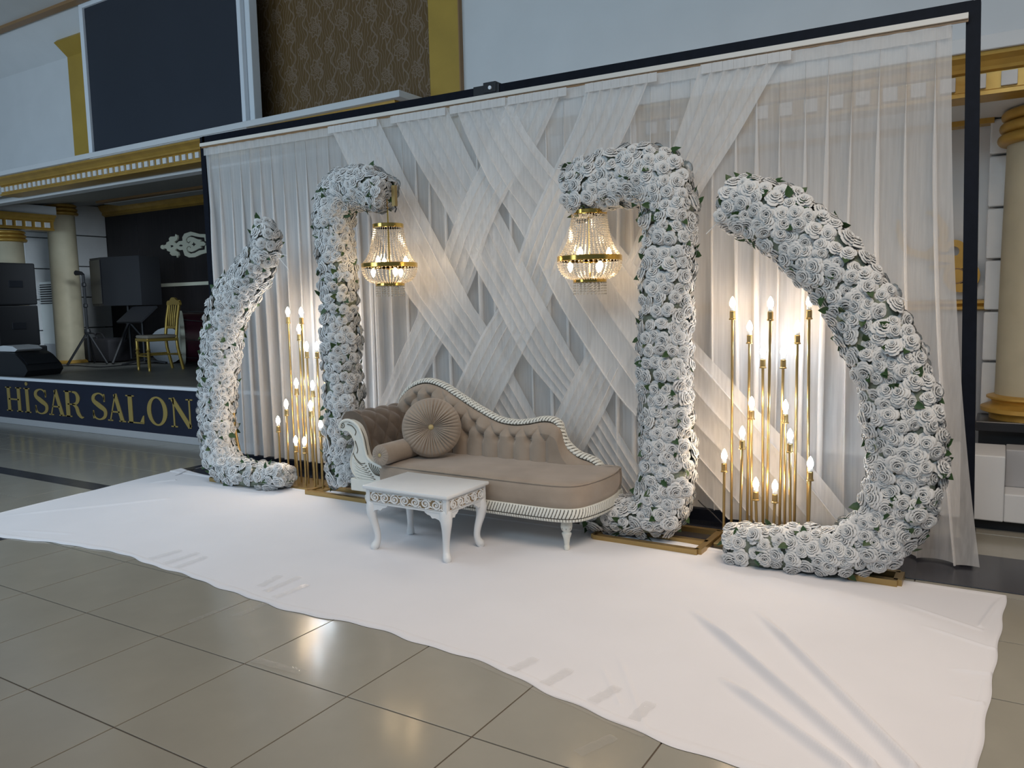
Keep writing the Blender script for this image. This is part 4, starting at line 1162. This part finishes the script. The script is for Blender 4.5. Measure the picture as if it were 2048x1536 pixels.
for d, z in ((-.02, .275), (.0, .285), (.008, .33), (.010, .38), (.006, .415), (-.004, .428), (-.012, .431), (-.03, .437), (-.09, .442)):
    cush.append([(x, y, z) for x, y in offs(pl_s, d)])
cu = rings_mesh(cush).build('seat_cushion', 'velvet', sofa, 60)
pp = offs(pl_s, .003)
MB().tube([(x, y, .427) for x, y in pp] + [(pp[0][0], pp[0][1], .427)], .0055, 6).build('piping', 'velvet', cu, 60)
rings_mesh([[(x, y, z) for x, y in offs(pl_s, d)] for d, z in ((-.02, .215), (-.008, .215), (-.008, .28), (-.02, .285))]).build('rail', 'sofa_paint', sofa)
# carved rail: a band of raked leaves over a row of ticks
front = [p for p in pl_s[:10 * 10 + 6]]
dist = [0]
for a, b in zip(front, front[1:]): dist.append(dist[-1] + math.hypot(b[0] - a[0], b[1] - a[1]))
def along(s):
    for i in range(len(dist) - 1):
        if s <= dist[i + 1]:
            f = (s - dist[i]) / (dist[i + 1] - dist[i]); a, b = front[i], front[i + 1]
            tx, ty = b[0] - a[0], b[1] - a[1]; l = math.hypot(tx, ty)
            return a[0] + tx * f, a[1] + ty * f, ty / l, -tx / l
    a, b = front[-2], front[-1]; l = math.hypot(b[0] - a[0], b[1] - a[1]); return b[0], b[1], (b[1] - a[1]) / l, -(b[0] - a[0]) / l
def leafcut(s, v, per=.022):
    """0 proud .. 1 deep"""
    if v < .10 or v > .97: return 0.0
    if v < .68:
        f = (s / per + 1.1 * (v - .1) ** 1.3 * 1.6) % 1.0
        g_ = max(0, 1 - abs(f - .5) / .17)
        return g_
    if v < .73: return .9
    f = (s / (per * .8)) % 1.0
    return max(0, 1 - abs(f - .5) / .14) * (1 if v < .93 else .4)
def carved_band(n, nv, z0, z1, out, name, parent):
    b = MB(); at_ = []; Ltot = dist[-1]
    for i in range(n + 1):
        s = Ltot * i / n; x, y, nx, ny = along(s)
        for j in range(nv + 1):
            v = j / nv; g_ = leafcut(s, v)
            o = .004 + out * math.sin(PI * min(1, .12 + v * .76)) - .007 * g_
            if j in (0, nv): o = -.012
            b.v.append((x + nx * o, y + ny * o, z1 + (z0 - z1) * v)); at_.append(g_)
    for i in range(n):
        for j in range(nv):
            a = i * (nv + 1) + j; b.f.append((a, a + nv + 1, a + nv + 2, a + 1))
    return b.build(name, 'sofa_carved', parent, 60, at_)
carved_band(900, 18, .198, .288, .016, 'carved_rail', sofa)

# crest rail
crest_px = [(-4.0, .76), (-3.99, .82), (-3.92, .90), (-3.82, .957), (-3.70, .98), (-3.56, .95), (-3.43, .885), (-3.25, .795), (-3.08, .725), (-2.95, .708), (-2.83, .72), (-2.71, .745), (-2.63, .742), (-2.575, .71), (-2.555, .65), (-2.52, .58), (-2.44, .52), (-2.35, .495), (-2.29, .465), (-2.255, .425)]
cr = smooth_path(crest_px, 14)
# even steps
def even(path, step):
    out = [path[0]]; acc = 0
    for p, q in zip(path, path[1:]):
        l = math.hypot(q[0] - p[0], q[1] - p[1]); acc += l
        if acc >= step: out.append(q); acc = 0
    out.append(path[-1]); return out
cre = even(smooth_path(crest_px, 60), .0045)
b = MB(); ga = []; n = 20; s = 0; CYb = 4.80
for i, (x, z) in enumerate(cre):
    a, c = cre[max(i - 2, 0)], cre[min(i + 2, len(cre) - 1)]
    tx, tz = c[0] - a[0], c[1] - a[1]; l = math.hypot(tx, tz); tx /= l; tz /= l
    if i: s += math.hypot(x - cre[i - 1][0], z - cre[i - 1][1])
    nx, nz = -tz, tx
    for k in range(n):
        th = 2 * PI * k / n                    # 0 = outward (up), pi/2 = front (-y)
        g_ = 0
        fr = math.cos(th - PI / 3)             # strongest on the front/top quarter
        if fr > -.3:
            f = (s / .026 + th / (2 * PI) * 3.2) % 1.0; g_ = max(0, 1 - abs(f - .5) / .17)
            if 1.75 < th < 2.1: g_ = .95       # line that divides leaf band from inner bead
            elif th >= 2.1:
                f = (s / .02) % 1.0; g_ = max(0, 1 - abs(f - .5) / .14) if th < 2.9 else 0
        r = .030 - .0065 * g_
        b.v.append((x - nx * .026 + nx * r * math.cos(th) * 1.0, CYb - r * math.sin(th) * 1.35, z - nz * .026 + nz * r * math.cos(th))); ga.append(g_)
m_ = len(cre)
for i in range(m_ - 1):
    for k in range(n): b.f.append((i * n + k, i * n + (k + 1) % n, (i + 1) * n + (k + 1) % n, (i + 1) * n + k))
b.f.append(tuple(range(n))); b.f.append(tuple((m_ - 1) * n + k for k in range(n)))
b.build('crest_rail', 'sofa_carved', sofa, 60, ga)
# tufted back
ctab = {}
for x, z in cr:
    kx = round(x, 2); ctab[kx] = max(ctab.get(kx, 0), z)
ctab = sorted(ctab.items())
lx0 = at(934, 883, 4.72).x; lz = .585; PXT, PZT = .132, .088
BUT = []
for row in range(5):
    z = lz + PZT * row
    for k in range(-9, 8):
        x = lx0 + PXT * (k + .5 * (row % 2))
        if x < -3.9 or x > -2.66 or z > interp(ctab, x) - .085: continue
        BUT.append((x, z))
def puff(x, z):
    p = (x - lx0) / PXT
    if z < lz: v_ = abs(math.sin(PI * p)) ** .55
    else:
        q_ = (z - lz) / (2 * PZT)
        v_ = (abs(math.sin(PI * (p + q_))) * abs(math.sin(PI * (p - q_)))) ** .3
    return v_
def dimple(x, z):
    d = 0
    for bx__, bz__ in BUT:
        rx, rz = x - bx__, z - bz__
        if abs(rx) < .07 and abs(rz) < .07: d = max(d, math.exp(-(rx * rx + rz * rz * .6) / .00042))
    return d
def backfn(u, v):
    x = -3.955 + (-2.275 + 3.955) * u
    top = interp(ctab, x) - .038
    z = .40 + (max(top, .41) - .40) * v
    ed = min(1, (1 - v) * (top - .40) / .07); ed = max(0, ed) ** .5
    eu = min(1, (1 - u) / .06) ** .5
    lim = 1.0 if x < -2.66 else max(.0, 1 - (x + 2.66) / .05)
    pf = puff(x, z); pf = pf * lim + .85 * (1 - lim)
    y = 4.768 - .062 * ed * eu * (.45 + .55 * pf) - .012 * ed + .036 * dimple(x, z) * ed
    return (x, min(y, 4.782), z)
bk = MB().grid(backfn, 300, 110)
bo = bk.build('tufted_back', 'velvet', sofa, 180)
MB().prism([(x, z - .03) for x, z in cr] + [(-2.26, .30), (-4.0, .30)], 4.785, 4.835).build('back_board', 'sofa_paint', sofa)
for x, z in BUT:
    MB().sphere((x, 4.748, z), .009, 8, 5, (1, .6, 1)).build('tuft_button', 'velvet', sofa, 180)
# rolled arm
armp = smooth_path([(-3.76, .40), (-3.80, .47), (-3.825, .55), (-3.845, .63), (-3.875, .71), (-3.93, .765), (-4.0, .785), (-4.065, .765), (-4.10, .71), (-4.08, .66), (-4.03, .63), (-3.985, .58), (-3.965, .50), (-3.975, .40), (-3.97, .30), (-3.92, .235)], 6)
na = len(armp)
def armfn(u, v):
    i = u * (na - 1); k = int(min(i, na - 2)); f = i - k
    x = armp[k][0] + (armp[k + 1][0] - armp[k][0]) * f; z = armp[k][1] + (armp[k + 1][1] - armp[k][1]) * f
    tx, tz = armp[k + 1][0] - armp[k][0], armp[k + 1][1] - armp[k][1]; l = math.hypot(tx, tz)
    nx, nz = tz / l, -tx / l
    y = 4.255 + .56 * v
    s_ = u * 1.32
    p_ = (y - 4.30) / .145; q_ = (s_ - .24) / .20
    pf = (abs(math.sin(PI * (p_ + q_))) * abs(math.sin(PI * (p_ - q_)))) ** .4 if .06 < s_ < .72 else .8
    ev = min(1, v / .06, (1 - v) / .04) ** .5
    d = .018 * (pf - 1) + .014 * (ev - 1)
    return (x + nx * d, y, z + nz * d)
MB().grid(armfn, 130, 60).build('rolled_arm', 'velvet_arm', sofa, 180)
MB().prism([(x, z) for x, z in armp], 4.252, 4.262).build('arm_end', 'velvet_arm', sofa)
# carved arm front
inner = smooth_path([(-4.075, .665), (-4.06, .70), (-4.02, .722), (-3.965, .722), (-3.90, .69), (-3.86, .62), (-3.842, .54), (-3.82, .47), (-3.765, .43), (-3.70, .412), (-3.655, .395), (-3.635, .36), (-3.64, .33)], 6)
outer = smooth_path([(-3.66, .305), (-3.78, .29), (-3.90, .30), (-3.96, .34), (-3.985, .40), (-3.975, .46), (-3.95, .51), (-3.935, .56), (-3.955, .61), (-3.99, .645), (-4.02, .65), (-4.05, .645)], 6)
af = MB().prism(inner + outer, 4.205, 4.255).build('arm_front', 'sofa_paint', sofa, 30)
MB().tube([(x, 4.203, z) for x, z in inner], .011, 8).build('arm_edge', 'sofa_paint', af, 60)
MB().tube([(x, 4.205, z) for x, z in outer], .006, 6).build('arm_edge', 'sofa_paint', af, 60)
def spiral(cx, cz, r0, r1, a0, turns, n=40):
    return [(cx + (r0 + (r1 - r0) * i / n) * math.cos(a0 + turns * 2 * PI * i / n), cz + (r0 + (r1 - r0) * i / n) * math.sin(a0 + turns * 2 * PI * i / n)) for i in range(n + 1)]
mat('patina', (.10, .085, .06), .7)
def cut_lines(lines, y, r, m, parent, nm):
    b_ = MB()
    for ln in lines: b_.tube([(x, y, z) for x, z in ln], r, 5)
    return b_.build(nm, m, parent, 60)
lines = [spiral(-4.045, .685, .026, .004, 1.6, 1.6), spiral(-3.672, .355, .030, .005, 1.2, -1.6)]
for k in range(7):
    f = k / 6
    lines.append(smooth_path([(-3.955 + .02 * f, .49 - .17 * f), (-3.93 + .05 * f, .45 - .13 * f), (-3.885 + .10 * f, .42 - .10 * f), (-3.845 + .09 * f, .425 - .11 * f)], 5))
for k in range(6):
    f = k / 5
    lines.append(smooth_path([(-3.81 + .10 * f, .43 - .015 * f), (-3.80 + .09 * f, .40 - .01 * f), (-3.76 + .065 * f, .355 + .01 * f), (-3.72 + .03 * f, .345)], 5))
lines.append([(x + .020, z - .014) for x, z in inner[14:40]])
lines.append(smooth_path([(-4.0, .695), (-3.955, .685), (-3.92, .65), (-3.93, .62)], 6))
lines.append(smooth_path([(-3.93, .58), (-3.91, .52), (-3.92, .49)], 6))
cut_lines(lines, 4.2035, .0032, 'patina', af, 'carved_lines')
b = MB()
for k in range(6):
    f = (k + .5) / 6
    b.tube([(x, 4.203, z) for x, z in smooth_path([(-3.955 + .02 * f, .478 - .17 * f), (-3.93 + .05 * f, .438 - .13 * f), (-3.885 + .10 * f, .408 - .10 * f), (-3.85 + .09 * f, .415 - .11 * f)], 5)], [.007 * (1 - .5 * abs(i / 15 - .5)) for i in range(16)], 6)
b.build('acanthus_leaf', 'sofa_paint', af, 60)
MB().box(-3.99, -3.62, 4.20, 4.86, .215, .305, c=.008).build('arm_plinth', 'sofa_paint', sofa)
leg_prof = [(.012, 0), (.017, .004), (.018, .028), (.015, .034), (.016, .04), (.021, .075), (.029, .10), (.031, .108), (.026, .114), (.021, .120), (.032, .130), (.038, .15), (.036, .172), (.026, .186), (.024, .192), (.030, .196), (.030, .205), (.042, .206), (.042, .216)]
for x, y in ((-2.27, 4.27), (-3.87, 4.27), (-2.42, 4.78), (-3.87, 4.77)):
    lg = MB().lathe(leg_prof, (x, y, .004), 24, None, lambda a, z: .10 * abs(math.cos(4 * a)) - .08 if .128 < z < .18 else 0).build('leg', 'sofa_paint', sofa, 40)
    cb = MB()
    for k in range(8):
        a = PI / 8 + k * PI / 4
        cb.tube([(x + (r * .985) * math.cos(a), y + (r * .985) * math.sin(a), .004 + z) for r, z in ((.026, .127), (.0345, .14), (.0345, .165), (.027, .182))], .002, 4)
    cb.build('carved_lines', 'patina', lg)

# cushions on the sofa
pc = Vector((-3.47, 4.50, .662)); nrm = Vector((.50, -.83, .22)).normalized()
Mp = Matrix.Translation(pc) @ nrm.to_track_quat('Z', 'Y').to_matrix().to_4x4()
t = thing('round_cushion', 'round pleated taupe velvet cushion with a gold centre button', 'cushion', (-3.47, 4.5, .44))
b = MB(); nr, na_ = 16, 176; Rr = .213
rn = random.Random(5); pl_n = 44; jit = [rn.uniform(.35, 1.3) for _ in range(pl_n)]
for side in (1, -1):
    def fn(u, v):
        th = 2 * PI * u; r = .012 + (Rr - .012) * v
        prof = .068 * (1 - v ** 3.2) ** .5 * (.42 + .58 * min(1, v / .45) ** .7)
        k = int(u * pl_n) % pl_n; f = (u * pl_n) % 1
        fold = abs(math.sin(PI * f)) ** .6
        d = .026 * jit[k] * (fold - .6) * math.sin(PI * min(1, v * 1.02)) ** .5 * (1 - .55 * v)
        return Mp @ Vector((r * math.cos(th), r * math.sin(th), side * (prof + d)))
    b.grid(fn, na_ * 2, nr)
b.build('cover', 'velvet', t, 180)
MB().sphere((0, 0, 0), .021, 12, 6, (1, 1, .5), Mp @ Matrix.Translation((0, 0, .034))).build('button', 'button_gold', t, 180)
bf = atz(760, 911, .512)
ax = Vector((-.02, 1, .0)).normalized(); rb = .072
Mb = Matrix.Translation((bf.x, bf.y, .513)) @ ax.to_track_quat('Z', 'Y').to_matrix().to_4x4()
t = thing('bolster_cushion', 'short round velvet bolster with gathered ends by the sofa arm', 'cushion', (bf.x, bf.y + .2, .44))
b = MB(); b.lathe([(rb * .96, .004), (rb, .012), (rb * 1.01, .2), (rb, .40), (rb * .96, .408)], (0, 0, 0), 40, Mb); b.build('cover', 'velvet', t, 40)
for z0, sgn in ((.004, -1), (.408, 1)):
    def fn(u, v):
        th = 2 * PI * u; f = (u * 18) % 1; r = rb * .965 * v + .001
        return Mb @ Vector((r * math.cos(th), r * math.sin(th), z0 + sgn * (.014 * (1 - v ** 4) * (.35 + .65 * min(1, v / .5)) + .005 * (abs(math.sin(PI * f)) ** .6 - .7) * (1 - v * .5))))
    MB().grid(fn, 144, 8).build('gathered_end', 'velvet', t, 180)
MB().sphere((0, 0, 0), .014, 10, 6, (1, 1, .5), Mb @ Matrix.Translation((0, 0, -.004))).build('button', 'button_gold', t, 180)

# ================================================================== side table
tx, ty, tz = -3.072, 3.905, .42
table = thing('side_table', 'small white table with carved scroll apron and curved legs', 'table', (tx, ty, 0))
TW, TD = .33, .226
MB().box(tx - TW, tx + TW, ty - TD, ty + TD, tz - .022, tz, c=.007).build('table_top', 'table_paint', table, 40)
ap_w, ap_d = .313, .209; az0, az1 = .306, .399
MB().box(tx - ap_w, tx + ap_w, ty - ap_d, ty + ap_d, az0, az1, c=.003).build('apron', 'table_paint', table)
mat('table_groove', (.24, .165, .085), .7)
def panel(o, u, nrm, wd, ns):
    """carved panel: brown sunk ground, cream scrolls proud of it"""
    o, u, nrm = Vector(o), Vector(u), Vector(nrm); up_ = Vector((0, 0, 1)); h = .068
    def P(a, z, d): return o + u * a + up_ * z + nrm * d
    b = MB(); vs = [P(-wd / 2, -h / 2, .001), P(wd / 2, -h / 2, .001), P(wd / 2, h / 2, .001), P(-wd / 2, h / 2, .001)]
    vs += [v - nrm * .004 for v in vs]; b.add(vs, [(0, 1, 2, 3), (7, 6, 5, 4), (0, 4, 5, 1), (1, 5, 6, 2), (2, 6, 7, 3), (3, 7, 4, 0)])
    pn = b.build('carved_panel', 'table_groove', table)
    b = MB(); fr = [(-wd / 2, -h / 2), (wd / 2, -h / 2), (wd / 2, h / 2), (-wd / 2, h / 2), (-wd / 2, -h / 2)]
    fr2 = [(x * (1 - .008 / wd), z * (1 - .008 / h)) for x, z in fr]
    for a_, c_ in zip(fr2, fr2[1:]): b.tube([P(a_[0], a_[1], .001), P(c_[0], c_[1], .001)], .0026, 5)
    pitch = (wd - .016) / ns; mid = ns // 2
    for k in range(ns):
        cx__ = -wd / 2 + .008 + pitch * (k + .5); sg = 1 if k % 2 == 0 else -1
        hand = 1 if k <= mid else -1
        sp_ = spiral(0, 0, .0285, .007, PI * .5, 1.6 * hand, 36)
        b.tube([P(cx__ + x_ * pitch / .066, sg * z_, .001) for x_, z_ in sp_], [.0072 - .0025 * i / 36 for i in range(37)], 6)
        b.sphere(P(cx__, 0, .001), .006, 8, 5)
        b.tube([P(cx__ + pitch * .25, sg * .024, .001), P(cx__ + pitch * .5, sg * .012, .001), P(cx__ + pitch * .72, sg * .022, .001)], [.003, .0055, .002], 6)
        b.tube([P(cx__ + pitch * .3, -sg * .026, .001), P(cx__ + pitch * .5, -sg * .018, .001), P(cx__ + pitch * .6, -sg * .027, .001)], [.004, .005, .003], 6)
    b.build('scroll_relief', 'table_paint', pn, 60)
zc = (az0 + az1) / 2
panel((tx, ty - ap_d, zc), (1, 0, 0), (0, -1, 0), .565, 7)
panel((tx, ty + ap_d, zc), (-1, 0, 0), (0, 1, 0), .565, 7)
panel((tx + ap_w, ty, zc), (0, 1, 0), (1, 0, 0), .37, 5)
panel((tx - ap_w, ty, zc), (0, -1, 0), (-1, 0, 0), .37, 5)
for sx in (-1, 1):
    for sy in (-1, 1):
        lp = [(.0, .312, .030), (.006, .29, .031), (.012, .25, .028), (.006, .20, .022), (-.010, .14, .018), (-.018, .09, .0165), (-.014, .055, .0175), (-.002, .03, .021), (.004, .02, .020), (.0, .003, .016)]
        lp = smooth_path(lp, 4); ox, oy = tx + sx * (ap_w - .032), ty + sy * (ap_d - .032)
        k = .62
        b = MB(); b.tube([(ox + sx * a * k * 1.2, oy + sy * a * k * 1.2, z) for a, z, r in lp], [r * 1.3 for a, z, r in lp], 8, up=(0, 1, 0), sq=(1, 1))
        b.build('leg', 'table_paint', table, 50)
        # scalloped brackets under the apron
        prof = [(0, 0), (.155, 0), (.155, -.008), (.135, -.020), (.115, -.024), (.10, -.040), (.078, -.036), (.05, -.044), (.03, -.07), (0, -.085)]
        for dirx in (True, False):
            b = MB(); ln = 1.0 if dirx else .72
            if dirx: b.prism([(ox + sx * .02 - sx * x * ln, az0 + .002 + z) for x, z in prof], oy + sy * .012, oy + sy * .028)
            else: b.prism([(oy + sy * .02 - sy * x * ln, az0 + .002 + z) for x, z in prof], ox + sx * .012, ox + sx * .028, Matrix(((0, 1, 0, 0), (1, 0, 0, 0), (0, 0, 1, 0), (0, 0, 0, 1))))
            b.build('bracket', 'table_paint', table)

# ================================================================== floor cloth
fe = smooth_path([(-6.55, 2.70), (-5.87, 2.725), (-5.3, 2.83), (-4.83, 2.885), (-4.2, 2.84), (-3.61, 2.785), (-3.2, 2.735), (-2.79, 2.755), (-2.45, 2.77), (-2.2, 2.745), (-1.76, 2.70), (-1.4, 2.60), (-1.06, 2.525), (-.69, 2.49), (-.045, 2.44)], 8)
be = smooth_path([(-6.76, 4.80), (-6.2, 4.70), (-5.2, 4.74), (-4, 4.8), (-3, 4.8), (-2, 4.76), (-1, 4.66), (.05, 4.64)], 8)
ridge = []
for a, b_, h, wd in (((1385, 1225), (1745, 1545), .042, .021), ((1513, 1225), (1825, 1545), .036, .019), ((1443, 1362), (1690, 1545), .034, .019),
                     ((1800, 1208), (1960, 1262), .006, .012), ((1840, 1252), (1990, 1302), .006, .012), ((1900, 1340), (1985, 1352), .010, .012), ((2000, 1200), (1960, 1255), .008, .012), ((1900, 1393), (1965, 1411), .006, .012),
                     ((0, 1034), (330, 1000), .008, .03), ((300, 968), (350, 962), .008, .02), ((20, 1062), (140, 1070), .004, .02), ((1235, 1310), (1290, 1455), .004, .012), ((1200, 1330), (1240, 1410), .004, .012)):
    pa, pb = atz(*a), atz(*b_); ridge.append((pa.x, pa.y, pb.x, pb.y, h, wd))
rnz = random.Random(3); waves = [(rnz.uniform(.6, 3.5), rnz.uniform(.6, 3.5), rnz.uniform(0, 6), rnz.uniform(.0003, .0009)) for _ in range(10)]
def clothz(x, y):
    z = .0045 + .0012
    for a, b_, c, d in waves: z += d * math.sin(a * x + b_ * y * 2 + c)
    for x0, y0, x1, y1, h, wd in ridge:
        dx, dy = x1 - x0, y1 - y0; l2 = dx * dx + dy * dy; t_ = ((x - x0) * dx + (y - y0) * dy) / l2
        if -.05 < t_ < 1.05:
            tt = min(1, max(0, t_)); d = math.hypot(x - x0 - dx * tt, y - y0 - dy * tt)
            if d < wd * 3: z += h * math.exp(-(d / wd) ** 2) * min(1, max(0, (t_ + .03) * 3.5))
    return max(.003, z)
def clothfn(u, v):
    # denser columns towards the near right part
    uu = 1 - (1 - u) ** .0 * (1 - u)
    f = uu * (len(fe) - 1); k = min(int(f), len(fe) - 2); fx, fy = [a + (b_ - a) * (f - k) for a, b_ in zip(fe[k], fe[k + 1])]
    g_ = uu * (len(be) - 1); k = min(int(g_), len(be) - 2); bx_, by_ = [a + (b_ - a) * (g_ - k) for a, b_ in zip(be[k], be[k + 1])]
    x, y = fx + (bx_ - fx) * v, fy + (by_ - fy) * v
    if v < .03: y += .008 * math.sin(x * 9) * (1 - v / .03) + .006 * math.sin(x * 23 + 1) * (1 - v / .03)
    if u > .99: x += .004 * math.sin(y * 17) * (u - .99) * 100
    z = clothz(x, y)
    ee = min(v * 2.0, (1 - v) * 2.0, u * 6.8, (1 - u) * 6.8)
    if ee < .05: z += .005 * math.sin(PI * min(1, ee / .05)) * (1 if v < .5 else .5)
    if ee < .006: z = .002
    if y > 4.66: z += .0055
    return (x, y, z)
tag(MB().grid(clothfn, 900, 320).build('floor_cloth', 'floor_cloth', None, 180), 'large white cloth spread on the tiles under the sofa and rose stands', 'cloth')

# white strap trailing off the cloth by the left post
sp0 = [atz(*p, .012) for p in ((352, 950), (372, 942), (395, 935), (418, 930))]
sb = MB(); sb.grid(lambda u, v: tuple(Vector(interp([(i / 3, p.x) for i, p in enumerate(sp0)], u) for _ in (0,)) .to_tuple() if False else (interp([(i / 3, p.x) for i, p in enumerate(sp0)], u) , interp([(i / 3, p.y) for i, p in enumerate(sp0)], u) + .05 * (v - .5), .012 + .006 * math.sin(u * 7))), 24, 2)
tag(sb.build('white_strap', 'floor_cloth', None, 180), 'white strap trailing from the cloth corner by the left post', 'strap')

# clear tape strips
def tape(a, b_, wd, label, group, z=.013):
    pa, pb = atz(*a, z), atz(*b_, z); d = (pb - pa); d.z = 0; n = Vector((-d.y, d.x, 0)).normalized() * wd / 2
    rr = random.Random(int(a[0] * 7 + a[1]))
    m_ = MB(); nn = 14
    jz = [rr.uniform(0, .004) for _ in range(nn + 1)]
    def fn(u, v):
        p = pa + d * u + n * (2 * v - 1) * (1 + .1 * math.sin(u * 17))
        zz = max(clothz(p.x, p.y) + .004, z) if p.y > 2.6 else .003
        if on_floor: zz = .0025 + jz[int(u * nn)] * .6
        return (p.x, p.y, zz + jz[int(u * nn)] * (1 - abs(2 * v - 1)) * .6)
    m_.grid(fn, nn, 2)
    return tag(m_.build('tape_strip', 'clear_tape', None, 180), label, 'tape', group)
on_floor = False
for w_, a, b_ in (('leftmost', (300, 1117), (362, 1100)), ('middle', (328, 1127), (397, 1105)), ('rightmost', (352, 1135), (412, 1113))):
    tape(a, b_, .05, w_ + ' of the three dull grey tape strips near the left cloth end', 'left tape strips')
for w_, a, b_ in (('leftmost and shortest', (520, 1172), (560, 1151)), ('middle', (530, 1183), (600, 1153)), ('rightmost', (548, 1195), (615, 1169))):
    tape(a, b_, .05, w_ + ' of the three shiny tape strips left of the table', 'shiny tape strips')
for w_, a, b_ in (('first', (1022, 1340), (1072, 1316)), ('second', (1088, 1368), (1140, 1338)), ('third', (1183, 1402), (1236, 1373)), ('fourth', (1262, 1442), (1302, 1405))):
    tape(a, b_, .05, w_ + ' from the left of four tape strips on the front cloth edge', 'right tape strips')
on_floor = True
for a, b_, lab in (((470, 1229), (548, 1196), 'clear tape strip stuck on the tiles below the shiny tape'), ((378, 1241), (470, 1206), 'faint tape strip on the tiles left of the shiny tape'),
                   ((505, 1314), (607, 1341), 'crumpled clear tape lying on the tiles left of the bulb reflections'), ((1155, 1502), (1228, 1468), 'crumpled clear tape lying on the tiles near the cloth corner')):
    tape(a, b_, .045, lab, None)
on_floor = False
for a, b_, lab in (((530, 1190), (608, 1217), 'clear tape running along the cloth edge under the shiny strips'), ((945, 1316), (1290, 1466), 'long clear tape running along the front cloth edge')):
    on_floor = True; tape(a, b_, .035, lab, None)

# black wire under the right bulb stand
tag(MB().tube(smooth_path([tuple(at(*p, 5.02)) for p in ((1396, 1000), (1408, 1012), (1420, 1022), (1436, 1038), (1450, 1052))], 6), .004, 6).build('wire', 'black'), 'thin black wire hanging beside the right bulb stand', 'wire')
